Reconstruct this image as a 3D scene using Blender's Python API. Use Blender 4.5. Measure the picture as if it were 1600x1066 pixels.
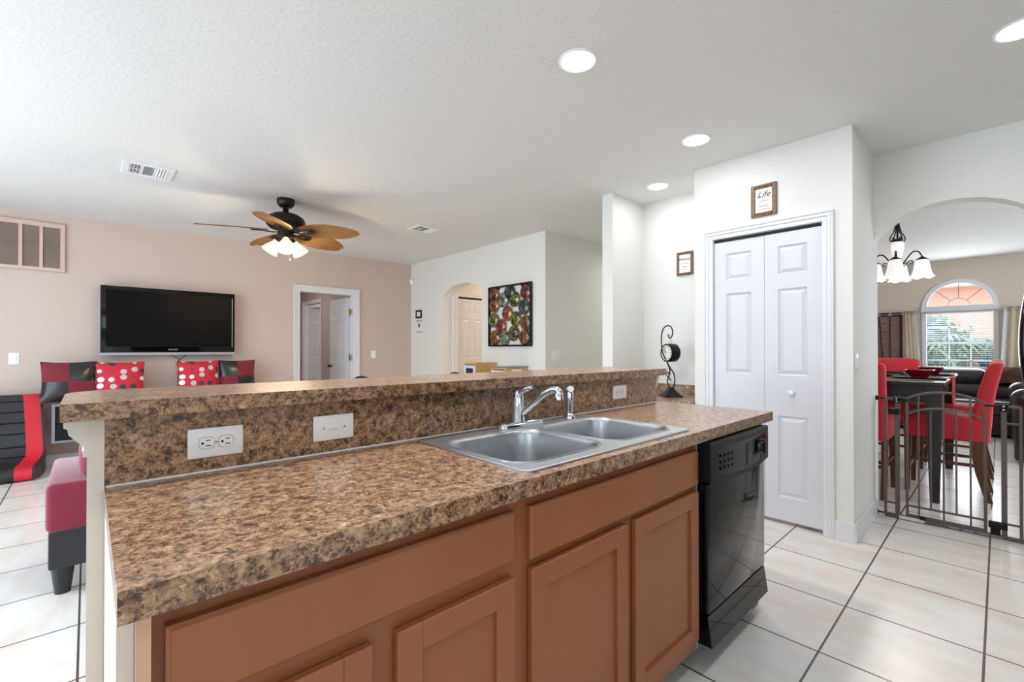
import bpy, bmesh, math, random
from mathutils import Vector, Matrix
for o in list(bpy.data.objects): bpy.data.objects.remove(o)
S = bpy.context.scene; COL = S.collection
PI = math.pi
# ------------------------------------------------------------------ camera
F = 711.0; HC = 1.215; TH = math.atan(762/711.0); PT = math.radians(0.35)
cam = bpy.data.objects.new('camera', bpy.data.cameras.new('camera')); COL.objects.link(cam)
cam.data.sensor_width = 36; cam.data.lens = F*36/1600; cam.data.clip_start = 0.02; cam.data.clip_end = 200
cam.location = (0, 0, HC); cam.rotation_euler = (PI/2+PT, 0, TH-PI/2)
cam.data.shift_y = ((545-F*math.tan(PT))-533)/1600
S.camera = cam
# ------------------------------------------------------------------ world and light
S.view_settings.view_transform = 'Standard'; S.view_settings.look = 'None'
S.view_settings.gamma = 1.0; S.view_settings.exposure = 0.42; S.view_settings.use_curve_mapping = False
W = bpy.data.worlds.new('sky'); S.world = W; W.use_nodes = True
bg = W.node_tree.nodes['Background']; bg.inputs[0].default_value = (0.73, 0.87, 1.0, 1); bg.inputs[1].default_value = 4.3
S.cycles.use_denoising = True; S.cycles.max_bounces = 10; S.cycles.diffuse_bounces = 6
S.cycles.sample_clamp_indirect = 6.0; S.cycles.caustics_reflective = False; S.cycles.caustics_refractive = False
def area(name, loc, rot, sx, sy, power, col=(1, 1, 1), spread=PI, disk=False):
    l = bpy.data.lights.new(name, 'AREA'); l.shape = 'DISK' if disk else 'RECTANGLE'; l.size = sx
    if not disk: l.size_y = sy
    l.energy = power; l.color = col; l.spread = spread
    o = bpy.data.objects.new(name, l); COL.objects.link(o); o.location = loc; o.rotation_euler = rot
    return o
DAY = (0.76, 0.89, 1.0)
def portal(name, loc, rot, sx, sy):                                      # lets the sky light in through a window opening in an unseen wall
    o = area(name, loc, rot, sx, sy, 1, DAY); o.data.cycles.is_portal = True
portal('sliding_door_portal', (-2.39, 3.6, 1.175), (0, -PI/2, 0), 2.35, 4.2)
portal('added_kitchen_window_portal', (-.5, -3.09, 1.525), (PI/2, 0, 0), 1.0, .85)
portal('added_breakfast_window_portal', (-2.39, -.9, 1.55), (0, -PI/2, 0), 1.3, 1.4)
portal('added_dining_window_portal', (7.2, -3.09, 1.5), (PI/2, 0, 0), 3.4, 2.0)
area('added_fill_dining_arch_window', (9.9, .44, 1.5), (0, PI/2, 0), 1.2, .85, 22, (.9, .95, 1))  # added lamp just inside the window, tops up the sky light
area('added_bedroom_light', (4.6, 8.7, 2.4), (0, 0, 0), 0.8, 0.8, 45, DAY)  # added overhead lamp brightening the closed room beyond the passage
area('hall_lamp', (5.2, 4.8, 2.5), (0, 0, 0), 0.5, 0.5, 15, (1, 0.74, 0.52))
area('added_passage_light', (2.1, 8.2, 2.5), (0, 0, 0), 0.4, 0.4, 9, (1, 0.95, 0.9))  # unseen light added to brighten the small passage, no fixture
for xx, yy, pw in ((.50, 1.39, 14), (.50, -.075, 3), (1.744, -.075, 5)):                                  # unseen lamps added to brighten worktop and floor, no fixtures
    area('ceiling_disk_lamp', (xx, yy, 2.605), (0, 0, 0), .15, .15, pw, (.95, .97, 1), disk=True)
area('added_entry_light', (5.6, 3.1, 2.5), (0, 0, 0), 0.5, 0.5, 5, (1, 0.97, 0.92))  # light added for the entry passage, without any fixture

# ------------------------------------------------------------------ materials
def lin(c): return tuple((x/12.92 if x <= .04045 else ((x+.055)/1.055)**2.4) for x in [v/255 for v in c])
def mat(name, col, rough=.5, metal=0., noise=0., nscale=8., bump=0., bscale=60., emit=0., spec=None, coat=0., stretch=None, sheen=0., alpha=None, bdetail=3.):
    m = bpy.data.materials.new(name); m.use_nodes = True; nt = m.node_tree; b = nt.nodes['Principled BSDF']
    c = lin(col); b.inputs['Base Color'].default_value = (*c, 1); b.inputs['Roughness'].default_value = rough; b.inputs['Metallic'].default_value = metal
    if spec is not None: b.inputs['Specular IOR Level'].default_value = spec
    if coat: b.inputs['Coat Weight'].default_value = coat; b.inputs['Coat Roughness'].default_value = .08
    if sheen: b.inputs['Sheen Weight'].default_value = sheen; b.inputs['Sheen Roughness'].default_value = .4
    if emit: b.inputs['Emission Color'].default_value = (*c, 1); b.inputs['Emission Strength'].default_value = emit
    tc = nt.nodes.new('ShaderNodeTexCoord'); mp = nt.nodes.new('ShaderNodeMapping'); nt.links.new(tc.outputs['Object'], mp.inputs[0])
    if stretch: mp.inputs['Scale'].default_value = stretch
    if noise:
        n = nt.nodes.new('ShaderNodeTexNoise'); n.inputs['Scale'].default_value = nscale; n.inputs['Detail'].default_value = 6
        nt.links.new(mp.outputs[0], n.inputs['Vector'])
        r = nt.nodes.new('ShaderNodeValToRGB'); r.color_ramp.elements[0].position = .3; r.color_ramp.elements[1].position = .7
        r.color_ramp.elements[0].color = (*[x*(1-noise) for x in c], 1); r.color_ramp.elements[1].color = (*[min(1, x*(1+noise)) for x in c], 1)
        nt.links.new(n.outputs[0], r.inputs[0]); nt.links.new(r.outputs[0], b.inputs['Base Color'])
    if bump:
        n2 = nt.nodes.new('ShaderNodeTexNoise'); n2.inputs['Scale'].default_value = bscale; n2.inputs['Detail'].default_value = bdetail
        nt.links.new(tc.outputs['Object'], n2.inputs['Vector'])
        bu = nt.nodes.new('ShaderNodeBump'); bu.inputs['Strength'].default_value = bump; bu.inputs['Distance'].default_value = .01
        nt.links.new(n2.outputs[0], bu.inputs['Height']); nt.links.new(bu.outputs[0], b.inputs['Normal'])
    return m
WALL = mat('white_wall_paint', (229, 228, 223), .7, bump=.12, bscale=70)
PINK = mat('dusty_pink_wall_paint', (206, 187, 177), .65, bump=.1, bscale=70)
MAUVE = mat('mauve_wall_paint', (176, 162, 160), .65, bump=.1, bscale=70)
BEIGE = mat('beige_wall_paint', (212, 197, 182), .65, bump=.1, bscale=70)
CEIL = mat('textured_ceiling_paint', (226, 225, 222), .8, bump=.26, bscale=48, bdetail=2)
TRIM = mat('white_trim_paint', (226, 226, 229), .35)
DOORM = mat('white_door_paint', (214, 214, 219), .35)
CREAMW = mat('cream_bracket_paint', (222, 217, 208), .4)
ENDP = mat('beige_end_wall_paint', (222, 210, 198), .6, bump=.15, bscale=90)
def laminate():
    m = bpy.data.materials.new('speckled_brown_laminate'); m.use_nodes = True; nt = m.node_tree; b = nt.nodes['Principled BSDF']; L = nt.links.new; N = nt.nodes.new
    tc = N('ShaderNodeTexCoord')
    nd = N('ShaderNodeTexNoise'); nd.inputs['Scale'].default_value = 60; nd.inputs['Detail'].default_value = 3; L(tc.outputs['Object'], nd.inputs['Vector'])
    sc = N('ShaderNodeVectorMath'); sc.operation = 'SCALE'; sc.inputs['Scale'].default_value = .022; L(nd.outputs['Color'], sc.inputs[0])
    av = N('ShaderNodeVectorMath'); L(tc.outputs['Object'], av.inputs[0]); L(sc.outputs[0], av.inputs[1])
    v = N('ShaderNodeTexVoronoi'); v.inputs['Scale'].default_value = 200; L(av.outputs[0], v.inputs['Vector'])
    sp = N('ShaderNodeSeparateColor'); L(v.outputs['Color'], sp.inputs[0])
    n1 = N('ShaderNodeTexNoise'); n1.inputs['Scale'].default_value = 44; n1.inputs['Detail'].default_value = 7; n1.inputs['Roughness'].default_value = .7; n1.inputs['Distortion'].default_value = .4; L(tc.outputs['Object'], n1.inputs['Vector'])
    a = N('ShaderNodeMath'); a.operation = 'MULTIPLY_ADD'; a.inputs[1].default_value = .22; L(sp.outputs[0], a.inputs[0])
    c = N('ShaderNodeMath'); c.operation = 'MULTIPLY_ADD'; c.inputs[1].default_value = 1.0; c.inputs[2].default_value = -.11; L(n1.outputs[0], c.inputs[0]); L(c.outputs[0], a.inputs[2])
    r = N('ShaderNodeValToRGB'); e = r.color_ramp.elements
    e[0].position = .28; e[0].color = (*lin((52, 39, 32)), 1); e[1].position = .82; e[1].color = (*lin((222, 192, 158)), 1)
    for p_, c_ in ((.38, (84, 60, 46)), (.46, (132, 98, 72)), (.55, (162, 126, 96)), (.66, (184, 150, 118))):
        x = e.new(p_); x.color = (*lin(c_), 1)
    L(a.outputs[0], r.inputs[0]); L(r.outputs[0], b.inputs['Base Color'])
    b.inputs['Roughness'].default_value = .3; b.inputs['Specular IOR Level'].default_value = .5; b.inputs['Coat Weight'].default_value = .45; b.inputs['Coat Roughness'].default_value = .18
    return m
LAM = laminate()
def tiles():
    m = bpy.data.materials.new('beige_floor_tile'); m.use_nodes = True; nt = m.node_tree; b = nt.nodes['Principled BSDF']; L = nt.links.new
    tc = nt.nodes.new('ShaderNodeTexCoord'); mp = nt.nodes.new('ShaderNodeMapping'); L(tc.outputs['Object'], mp.inputs[0])
    mp.inputs['Location'].default_value = (-2.148+.47*20, -.047+.4545*20, 0)
    br = nt.nodes.new('ShaderNodeTexBrick'); br.offset = 0; br.squash = 1; br.inputs['Scale'].default_value = 1
    br.inputs['Brick Width'].default_value = .47; br.inputs['Row Height'].default_value = .4545; br.inputs['Mortar Size'].default_value = .0042; br.inputs['Mortar Smooth'].default_value = .1
    br.inputs['Color1'].default_value = (*lin((240, 237, 233)), 1); br.inputs['Color2'].default_value = (*lin((234, 231, 227)), 1); br.inputs['Mortar'].default_value = (*lin((92, 84, 78)), 1)
    sx = nt.nodes.new('ShaderNodeSeparateXYZ'); L(tc.outputs['Object'], sx.inputs[0])
    gtn = nt.nodes.new('ShaderNodeMath'); gtn.operation = 'GREATER_THAN'; gtn.inputs[1].default_value = 1.4; L(sx.outputs[1], gtn.inputs[0])
    mu = nt.nodes.new('ShaderNodeMath'); mu.operation = 'MULTIPLY'; mu.inputs[1].default_value = -.18; L(gtn.outputs[0], mu.inputs[0])
    cb = nt.nodes.new('ShaderNodeCombineXYZ'); L(mu.outputs[0], cb.inputs[0])
    va = nt.nodes.new('ShaderNodeVectorMath'); L(mp.outputs[0], va.inputs[0]); L(cb.outputs[0], va.inputs[1]); L(va.outputs[0], br.inputs['Vector'])
    n = nt.nodes.new('ShaderNodeTexNoise'); n.inputs['Scale'].default_value = 3.2; n.inputs['Detail'].default_value = 7; n.inputs['Roughness'].default_value = .6
    mp2 = nt.nodes.new('ShaderNodeMapping'); mp2.inputs['Scale'].default_value = (2.0, .8, 1); L(tc.outputs['Object'], mp2.inputs[0]); L(mp2.outputs[0], n.inputs['Vector'])
    r = nt.nodes.new('ShaderNodeValToRGB'); r.color_ramp.elements[0].position = .33; r.color_ramp.elements[0].color = (*lin((244, 236, 228)), 1); r.color_ramp.elements[1].position = .6; r.color_ramp.elements[1].color = (1, 1, 1, 1)
    L(n.outputs[0], r.inputs[0])
    mx = nt.nodes.new('ShaderNodeMix'); mx.data_type = 'RGBA'; mx.blend_type = 'MULTIPLY'; mx.inputs[0].default_value = 1; L(br.outputs[0], mx.inputs[6]); L(r.outputs[0], mx.inputs[7]); L(mx.outputs[2], b.inputs['Base Color'])
    b.inputs['Roughness'].default_value = .24
    bu = nt.nodes.new('ShaderNodeBump'); bu.inputs['Strength'].default_value = .4; bu.inputs['Distance'].default_value = .004; bu.invert = True; L(br.outputs['Fac'], bu.inputs['Height']); L(bu.outputs[0], b.inputs['Normal'])
    return m
TILE = tiles()
WOOD = mat('brown_maple_cabinet', (148, 88, 54), .42, noise=.07, nscale=5, stretch=(1, 1, .35))
WOODL = mat('light_maple_edge', (214, 172, 140), .45)
WOODK = mat('dark_toe_kick', (52, 38, 30), .6)
STEEL = mat('brushed_stainless_steel', (190, 191, 194), .36, 1., noise=.05, nscale=40, stretch=(1, 14, 1))
CHROME = mat('polished_chrome', (216, 220, 226), .07, 1.)
NICKEL = mat('satin_nickel', (190, 186, 178), .3, 1.)
BRASS = mat('brass', (206, 170, 110), .3, 1.)
BLACKG = mat('gloss_black_plastic', (7, 7, 8), .08, spec=.32)
SHADM = mat('grey_shadow_line', (150, 150, 152), .6)  # grey that stands in for a thin shadow line
BLACKS = mat('satin_black_plastic', (14, 14, 16), .4, spec=.3)
SCREEN = mat('black_screen', (8, 5, 7), .4, spec=.12)
SILVER = mat('silver_plastic', (176, 174, 182), .35, .4)
WPLAS = mat('white_plastic', (240, 240, 240), .3)
DARKSLOT = mat('dark_slot', (30, 30, 30), .6)
BRONZE = mat('dark_bronze_metal', (46, 37, 33), .42, .6)
IRON = mat('black_wrought_iron', (28, 28, 32), .45, .5)
GATEM = mat('bronze_grey_gate_metal', (98, 90, 84), .42, .25)
BLADE = mat('palm_leaf_fan_blade', (168, 128, 78), .5, noise=.22, nscale=9, stretch=(1, 9, 1))
GLOW = mat('lit_warm_glass', (255, 226, 184), .4, emit=1.0)
GLOWW = mat('lit_white_glass', (250, 246, 242), .4, emit=.5)
LENS = mat('lit_downlight_lens', (255, 250, 255), .4, emit=7.0)
RED = mat('red_slipcover_cloth', (206, 44, 58), .75, noise=.06, nscale=4, bump=.2, bscale=24, sheen=.2)
VELV = mat('crimson_velvet', (130, 30, 56), .8, noise=.1, nscale=6, sheen=.55)
BLKLE = mat('black_leatherette', (34, 33, 36), .38, noise=.1, nscale=6, bump=.15, bscale=22)
BLKLE2 = mat('dark_brown_leather', (44, 38, 38), .33, noise=.1, nscale=6, bump=.25, bscale=10)
REDLE = mat('red_leatherette', (202, 26, 44), .42)
CHWOOD = mat('walnut_chair_wood', (96, 56, 32), .35, noise=.15, nscale=5, stretch=(4, 4, .5))
TABW = mat('espresso_table_wood', (46, 42, 46), .28, noise=.1, nscale=6)
OAK = mat('light_oak', (206, 166, 102), .5, noise=.1, nscale=5, stretch=(1, 1, 4))
GREYF = mat('grey_frame', (128, 128, 136), .4)
FILTER = mat('grille_filter', (150, 134, 122), .8, noise=.12, nscale=6)
GRILLE = mat('pink_grille_paint', (210, 182, 170), .5)
CREAMC = mat('cream_curtain', (240, 230, 210), .8, noise=.04, nscale=4)
WHITEC = mat('white_curtain', (240, 240, 238), .8)
DKCUR = mat('dark_brown_curtain', (52, 34, 32), .7)
BAMB = mat('brown_woven_shade', (146, 116, 112), .7, noise=.35, nscale=7, stretch=(1, 1, 8))
BRFR = mat('bronze_carved_frame', (118, 92, 66), .5, .2, noise=.45, nscale=60)
PAPER = mat('ivory_paper', (238, 232, 226), .7)
INK = mat('black_ink', (36, 34, 36), .7)
INKG = mat('grey_ink', (128, 124, 126), .7)
STICK = mat('pale_sticker', (228, 228, 230), .5)
BOWLR = mat('red_glazed_ceramic', (150, 26, 42), .25)
PLATEB = mat('black_glazed_ceramic', (20, 18, 20), .5, spec=.25)
MATB = mat('beige_placemat', (206, 186, 160), .8)
CORAL = mat('coral_cloth', (222, 100, 76), .8)
THROW = mat('brown_satin_throw', (92, 54, 42), .35, noise=.3, nscale=14)
STOOLM = mat('grey_brown_stool_vinyl', (112, 98, 90), .5)
# outdoors
HPINK = mat('pink_stucco', (206, 148, 128), .9)
HWHITE = mat('white_fascia', (240, 240, 238), .7)
GRASS = mat('lawn', (128, 150, 92), .95, noise=.2, nscale=3)
PAVE = mat('pale_driveway', (214, 210, 204), .9)
LEAFM = mat('palm_green', (88, 106, 82), .7, noise=.3, nscale=4)
TRUNK = mat('palm_trunk', (96, 84, 70), .9)
CARP = mat('dark_blue_car_paint', (44, 56, 74), .25)
def spotted():
    m = bpy.data.materials.new('red_cloth_with_white_grey_and_black_dots'); m.use_nodes = True; nt = m.node_tree; b = nt.nodes['Principled BSDF']; L = nt.links.new
    tc = nt.nodes.new('ShaderNodeTexCoord'); mp = nt.nodes.new('ShaderNodeMapping'); mp.inputs['Scale'].default_value = (1, 0, 1); L(tc.outputs['Object'], mp.inputs[0])
    v = nt.nodes.new('ShaderNodeTexVoronoi'); v.inputs['Scale'].default_value = 11.5; v.inputs['Randomness'].default_value = .4; L(mp.outputs[0], v.inputs['Vector'])
    sp = nt.nodes.new('ShaderNodeSeparateColor'); L(v.outputs['Color'], sp.inputs[0])
    r = nt.nodes.new('ShaderNodeValToRGB'); r.color_ramp.interpolation = 'CONSTANT'; e = r.color_ramp.elements
    e[0].position = 0; e[0].color = (*lin((240, 236, 232)), 1); e[1].position = .4; e[1].color = (*lin((64, 60, 66)), 1)
    for p, c in ((.60, (196, 188, 192)), (.88, (196, 40, 58))): x = e.new(p); x.color = (*lin(c), 1)
    L(sp.outputs[0], r.inputs[0])
    ad = nt.nodes.new('ShaderNodeMath'); ad.operation = 'MULTIPLY_ADD'; ad.inputs[1].default_value = .10; ad.inputs[2].default_value = .31; L(sp.outputs[1], ad.inputs[0])
    lt = nt.nodes.new('ShaderNodeMath'); lt.operation = 'LESS_THAN'; L(v.outputs['Distance'], lt.inputs[0]); L(ad.outputs[0], lt.inputs[1])
    mx = nt.nodes.new('ShaderNodeMix'); mx.data_type = 'RGBA'; L(lt.outputs[0], mx.inputs[0]); mx.inputs[6].default_value = (*lin((196, 40, 58)), 1); L(r.outputs[0], mx.inputs[7]); L(mx.outputs[2], b.inputs['Base Color'])
    b.inputs['Roughness'].default_value = .8
    return m
SPOT = spotted()
def glaze(name, c1, c2, c3):
    m = mat(name, c1, .18, .35, coat=.5); nt = m.node_tree; b = nt.nodes['Principled BSDF']; L = nt.links.new
    tc = nt.nodes.new('ShaderNodeTexCoord'); n = nt.nodes.new('ShaderNodeTexNoise'); n.inputs['Scale'].default_value = 15; n.inputs['Detail'].default_value = 4; n.inputs['Distortion'].default_value = 1
    L(tc.outputs['Object'], n.inputs['Vector']); r = nt.nodes.new('ShaderNodeValToRGB'); e = r.color_ramp.elements
    e[0].position = .42; e[0].color = (.02, .02, .02, 1); e[1].position = .68; e[1].color = (*lin(c3), 1)
    for p, c in ((.50, c1), (.58, c2)): x = e.new(p); x.color = (*lin(c), 1)
    L(n.outputs[0], r.inputs[0]); L(r.outputs[0], b.inputs['Base Color']); return m
GL = {'o': glaze('amber_glaze', (128, 74, 34), (172, 106, 52), (88, 92, 48)), 'g': glaze('olive_glaze', (84, 92, 40), (136, 132, 58), (60, 74, 48)),
      'r': glaze('red_glaze', (126, 44, 44), (160, 78, 74), (94, 66, 46)), 'k': glaze('slate_glaze', (40, 46, 50), (96, 106, 108), (52, 44, 40)),
      'm': glaze('mint_glaze', (96, 118, 96), (152, 168, 140), (110, 84, 88))}

# ------------------------------------------------------------------ mesh helpers
class MB:
    def __init__(s): s.bm = bmesh.new(); s.mi = 0
    def _tag(s, geom):
        for f in geom: f.material_index = s.mi
    def box(s, x0, x1, y0, y1, z0, z1, bev=0, seg=2, M=None):
        n0 = set(s.bm.faces)
        r = bmesh.ops.create_cube(s.bm, size=1)
        T = Matrix.Translation(((x0+x1)/2, (y0+y1)/2, (z0+z1)/2)) @ Matrix.Diagonal((abs(x1-x0), abs(y1-y0), abs(z1-z0), 1))
        vs = r['verts']; bmesh.ops.transform(s.bm, matrix=T, verts=vs)
        if bev:
            es = list({e for v in vs for e in v.link_edges})
            bmesh.ops.bevel(s.bm, geom=es, offset=bev, segments=seg, profile=.5, affect='EDGES')
        nf = [f for f in s.bm.faces if f not in n0]
        if M: bmesh.ops.transform(s.bm, matrix=M, verts=list({v for f in nf for v in f.verts}))
        s._tag(nf); return s
    def cone(s, p0, p1, r0, r1=None, seg=16, caps=True):
        if r1 is None: r1 = r0
        p0, p1 = Vector(p0), Vector(p1); d = (p1-p0).normalized()
        a = d.orthogonal().normalized(); b = d.cross(a)
        R0 = [s.bm.verts.new(p0+(a*math.cos(t)+b*math.sin(t))*r0) for t in [2*PI*i/seg for i in range(seg)]]
        R1 = [s.bm.verts.new(p1+(a*math.cos(t)+b*math.sin(t))*r1) for t in [2*PI*i/seg for i in range(seg)]]
        fs = [s.bm.faces.new((R0[i], R0[(i+1) % seg], R1[(i+1) % seg], R1[i])) for i in range(seg)]
        if caps: fs += [s.bm.faces.new(R0[::-1]), s.bm.faces.new(R1)]
        s._tag(fs); return s
    def tube(s, pts, r, seg=10, closed=False):
        pts = [Vector(p) for p in pts]; n = len(pts); rings = []; a = None
        rr = r if isinstance(r, (list, tuple)) else [r]*n
        for i, p in enumerate(pts):
            if closed: d = pts[(i+1) % n]-pts[i-1]
            else: d = pts[min(i+1, n-1)]-pts[max(i-1, 0)]
            d.normalize()
            if a is None: a = d.orthogonal().normalized()
            a = (a-d*a.dot(d)); a = a.normalized() if a.length > 1e-6 else d.orthogonal().normalized()
            b = d.cross(a)
            rings.append([s.bm.verts.new(p+(a*math.cos(t)+b*math.sin(t))*rr[i]) for t in [2*PI*k/seg for k in range(seg)]])
        fs = []
        for i in range(n if closed else n-1):
            A, B = rings[i], rings[(i+1) % n]
            fs += [s.bm.faces.new((A[k], A[(k+1) % seg], B[(k+1) % seg], B[k])) for k in range(seg)]
        if not closed: fs += [s.bm.faces.new(rings[0][::-1]), s.bm.faces.new(rings[-1])]
        s._tag(fs); return s
    def lathe(s, prof, c=(0, 0, 0), seg=28, M=None, scallop=0, ns=6):
        rings = []; c = Vector(c); nv = []
        for r, z in prof:
            if r < 1e-5: v = s.bm.verts.new((0, 0, z)); rings.append([v]); nv.append(v)
            else:
                k = [s.bm.verts.new((r*math.cos(2*PI*i/seg), r*math.sin(2*PI*i/seg), z+(scallop*math.cos(ns*2*PI*i/seg)*(r/prof[-1][0])**4 if scallop else 0))) for i in range(seg)]; rings.append(k); nv += k
        fs = []
        for A, B in zip(rings, rings[1:]):
            for i in range(seg):
                j = (i+1) % seg
                if len(A) == 1 and len(B) == 1: continue
                if len(A) == 1: fs.append(s.bm.faces.new((A[0], B[j], B[i])))
                elif len(B) == 1: fs.append(s.bm.faces.new((A[i], A[j], B[0])))
                else: fs.append(s.bm.faces.new((A[i], A[j], B[j], B[i])))
        T = Matrix.Translation(c) @ (M if M else Matrix())
        bmesh.ops.transform(s.bm, matrix=T, verts=nv); s._tag(fs); return s
    def prism(s, poly, axis, d0, d1):
        # poly: 2D points in the two other axes (x: (y,z), y: (x,z), z: (x,y))
        def P(u, v, d): return {'x': (d, u, v), 'y': (u, d, v), 'z': (u, v, d)}[axis]
        A = [s.bm.verts.new(P(u, v, d0)) for u, v in poly]; B = [s.bm.verts.new(P(u, v, d1)) for u, v in poly]; n = len(poly)
        fs = [s.bm.faces.new(A[::-1]), s.bm.faces.new(B)] + [s.bm.faces.new((A[i], A[(i+1) % n], B[(i+1) % n], B[i])) for i in range(n)]
        s._tag(fs); return s
    def loft(s, loops, cap0=False, cap1=False):
        R = [[s.bm.verts.new(p) for p in l] for l in loops]; n = len(R[0]); fs = []
        for A, B in zip(R, R[1:]): fs += [s.bm.faces.new((A[i], A[(i+1) % n], B[(i+1) % n], B[i])) for i in range(n)]
        if cap0: fs.append(s.bm.faces.new(R[0][::-1]))
        if cap1: fs.append(s.bm.faces.new(R[-1]))
        s._tag(fs); return s
    def grid(s, rows):
        R = [[s.bm.verts.new(p) for p in r] for r in rows]; fs = []
        for A, B in zip(R, R[1:]): fs += [s.bm.faces.new((A[i], A[i+1], B[i+1], B[i])) for i in range(len(A)-1)]
        s._tag(fs); return s
    def build(s, name, mats, parent=None, smooth=None, local=False, origin=None):
        """one mesh object; geometry is given in world space unless local=True"""
        if not isinstance(mats, (list, tuple)): mats = [mats]
        bmesh.ops.recalc_face_normals(s.bm, faces=s.bm.faces)
        me = bpy.data.meshes.new(name)
        off = Vector((0, 0, 0))
        if parent is not None and not local:
            q = parent
            while q: off += q.location; q = q.parent
        elif parent is None:
            if origin is None:
                vs = [v.co for v in s.bm.verts]
                lo = [min(v[i] for v in vs) for i in range(3)]; hi = [max(v[i] for v in vs) for i in range(3)]
                off = Vector(((lo[0]+hi[0])/2, (lo[1]+hi[1])/2, lo[2]))
            else: off = Vector(origin)
        bmesh.ops.translate(s.bm, vec=-off, verts=s.bm.verts)
        s.bm.to_mesh(me); s.bm.free()
        for m in mats: me.materials.append(m)
        o = bpy.data.objects.new(name, me); COL.objects.link(o)
        if parent is not None: o.parent = parent
        else: o.location = off
        if smooth is not None:
            for p in me.polygons: p.use_smooth = True
            if smooth < 179:
                bm = bmesh.new(); bm.from_mesh(me)
                for e in bm.edges:
                    if len(e.link_faces) == 2 and e.calc_face_angle(0) > math.radians(smooth): e.smooth = False
                bm.to_mesh(me); bm.free()
        return o
def tag(o, label, cat, group=None):
    o['label'] = label; o['category'] = cat
    if group: o['group'] = group
    return o
def thing(name, label, cat, loc=(0, 0, 0), rz=0, group=None):
    o = bpy.data.objects.new(name, None); o.empty_display_size = .05; COL.objects.link(o)
    o.location = loc; o.rotation_euler = (0, 0, rz); return tag(o, label, cat, group)
def struct(o, label=None):
    o['kind'] = 'structure'
    if label: o['label'] = label
    return o
def dup(root, loc=None, rz=None, label=None, group=None):
    r = root.copy(); COL.objects.link(r)
    if loc is not None: r.location = loc
    if rz is not None: r.rotation_euler = (0, 0, rz)
    if label: r['label'] = label
    if group: r['group'] = group
    for ch in list(root.children):
        c = ch.copy(); COL.objects.link(c); c.parent = r
        for g in list(ch.children):
            d = g.copy(); COL.objects.link(d); d.parent = c
    return r
def bx(*a, **k): return MB().box(*a, **k)
def text_mesh(s, size, M, name, m, parent, ext=.0006, shear=0):
    cu = bpy.data.curves.new('lettering', 'FONT'); cu.body = s; cu.size = size; cu.extrude = ext; cu.align_x = 'CENTER'; cu.align_y = 'CENTER'; cu.shear = shear; cu.resolution_u = 2
    t = bpy.data.objects.new('lettering', cu); COL.objects.link(t)
    dg = bpy.context.evaluated_depsgraph_get(); me = bpy.data.meshes.new_from_object(t.evaluated_get(dg)); bpy.data.objects.remove(t)
    me.transform(M); me.name = name; me.materials.clear(); me.materials.append(m)
    o = bpy.data.objects.new(name, me); COL.objects.link(o); o.parent = parent; return o
def rrect(x0, x1, y0, y1, r, n=6):
    pts = []
    for cx, cy, a in ((x1-r, y1-r, 0), (x0+r, y1-r, PI/2), (x0+r, y0+r, PI), (x1-r, y0+r, 3*PI/2)):
        for i in range(n+1): t = a+PI/2*i/n; pts.append((cx+r*math.cos(t), cy+r*math.sin(t)))
    return pts
def bez(P, n=12):
    out = []
    for k in range(0, len(P)-1, 3):
        a, b, c, d = [Vector(p) for p in P[k:k+4]]
        for i in range(n+(k+3 >= len(P)-1)):
            t = i/n; out.append(a*(1-t)**3+b*3*t*(1-t)**2+c*3*t*t*(1-t)+d*t**3)
    return out
def crom(P, n=8):
    P = [Vector(p) for p in P]; out = []
    for i in range(len(P)-1):
        p0, p1, p2, p3 = P[max(i-1, 0)], P[i], P[i+1], P[min(i+2, len(P)-1)]
        for k in range(n):
            t = k/n; out.append(.5*((2*p1)+(p2-p0)*t+(2*p0-5*p1+4*p2-p3)*t*t+(3*p1-p0-3*p2+p3)*t**3))
    out.append(P[-1]); return out

# ------------------------------------------------------------------ room shell
H = 2.62
struct(bx(-2.4, 10.3, -3.2, 9.7, -.1, 0).build('floor', TILE, origin=(0, 0, 0)), 'beige stone tile floor with dark grout lines')
struct(bx(-2.4, 10.3, -3.2, 9.7, H, H+.1).build('ceiling', CEIL, origin=(0, 0, 0)), 'white textured ceiling')
def wall_open(name, m, label, axis, d0, d1, u0, u1, ops):
    """wall slab normal to axis with rectangular openings (a, b, top)"""
    mb = MB()
    def B(a, b, z0, z1):
        if b-a > 1e-4 and z1-z0 > 1e-4:
            mb.box(d0, d1, a, b, z0, z1) if axis == 'x' else mb.box(a, b, d0, d1, z0, z1)
    c = u0
    for a, b, z0, z1 in sorted(ops):
        B(c, a, 0, H); B(a, b, 0, z0); B(a, b, z1, H); c = b
    B(c, u1, 0, H)
    return struct(mb.build(name, m, origin=(0, 0, 0)), label)
def wall_arch(name, m, label, d0, d1, u0, u1, a, b, spring, rise, power=2.0):
    mb = MB()
    if a-u0 > 1e-4: mb.box(d0, d1, u0, a, 0, H)
    if u1-b > 1e-4: mb.box(d0, d1, b, u1, 0, H)
    n = 28; c = (a+b)/2; w = (b-a)/2
    arc = []
    for i in range(n+1):
        t = PI*i/n; x = math.cos(t); arc.append((c+w*x, spring+rise*max(0, 1-x*x)**power))
    for (p, q) in zip(arc, arc[1:]): mb.prism([(p[0], p[1]), (p[0], H), (q[0], H), (q[0], q[1])], 'x', d0, d1)
    bmesh.ops.remove_doubles(mb.bm, verts=mb.bm.verts, dist=1e-5)
    return struct(mb.build(name, m, origin=(0, 0, 0)), label)
wall_open('wall_tv', PINK, 'dusty pink living room wall behind the television', 'y', 6.75, 6.87, -2.3, 4.137, [(2.19, 2.99, 0, 2.04)])
wall_arch('wall_living_right', WALL, 'white living room wall with the small arched opening', 3.975, 4.137, 3.68, 6.75, 4.868, 5.8, 1.975, .195, .62)
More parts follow.
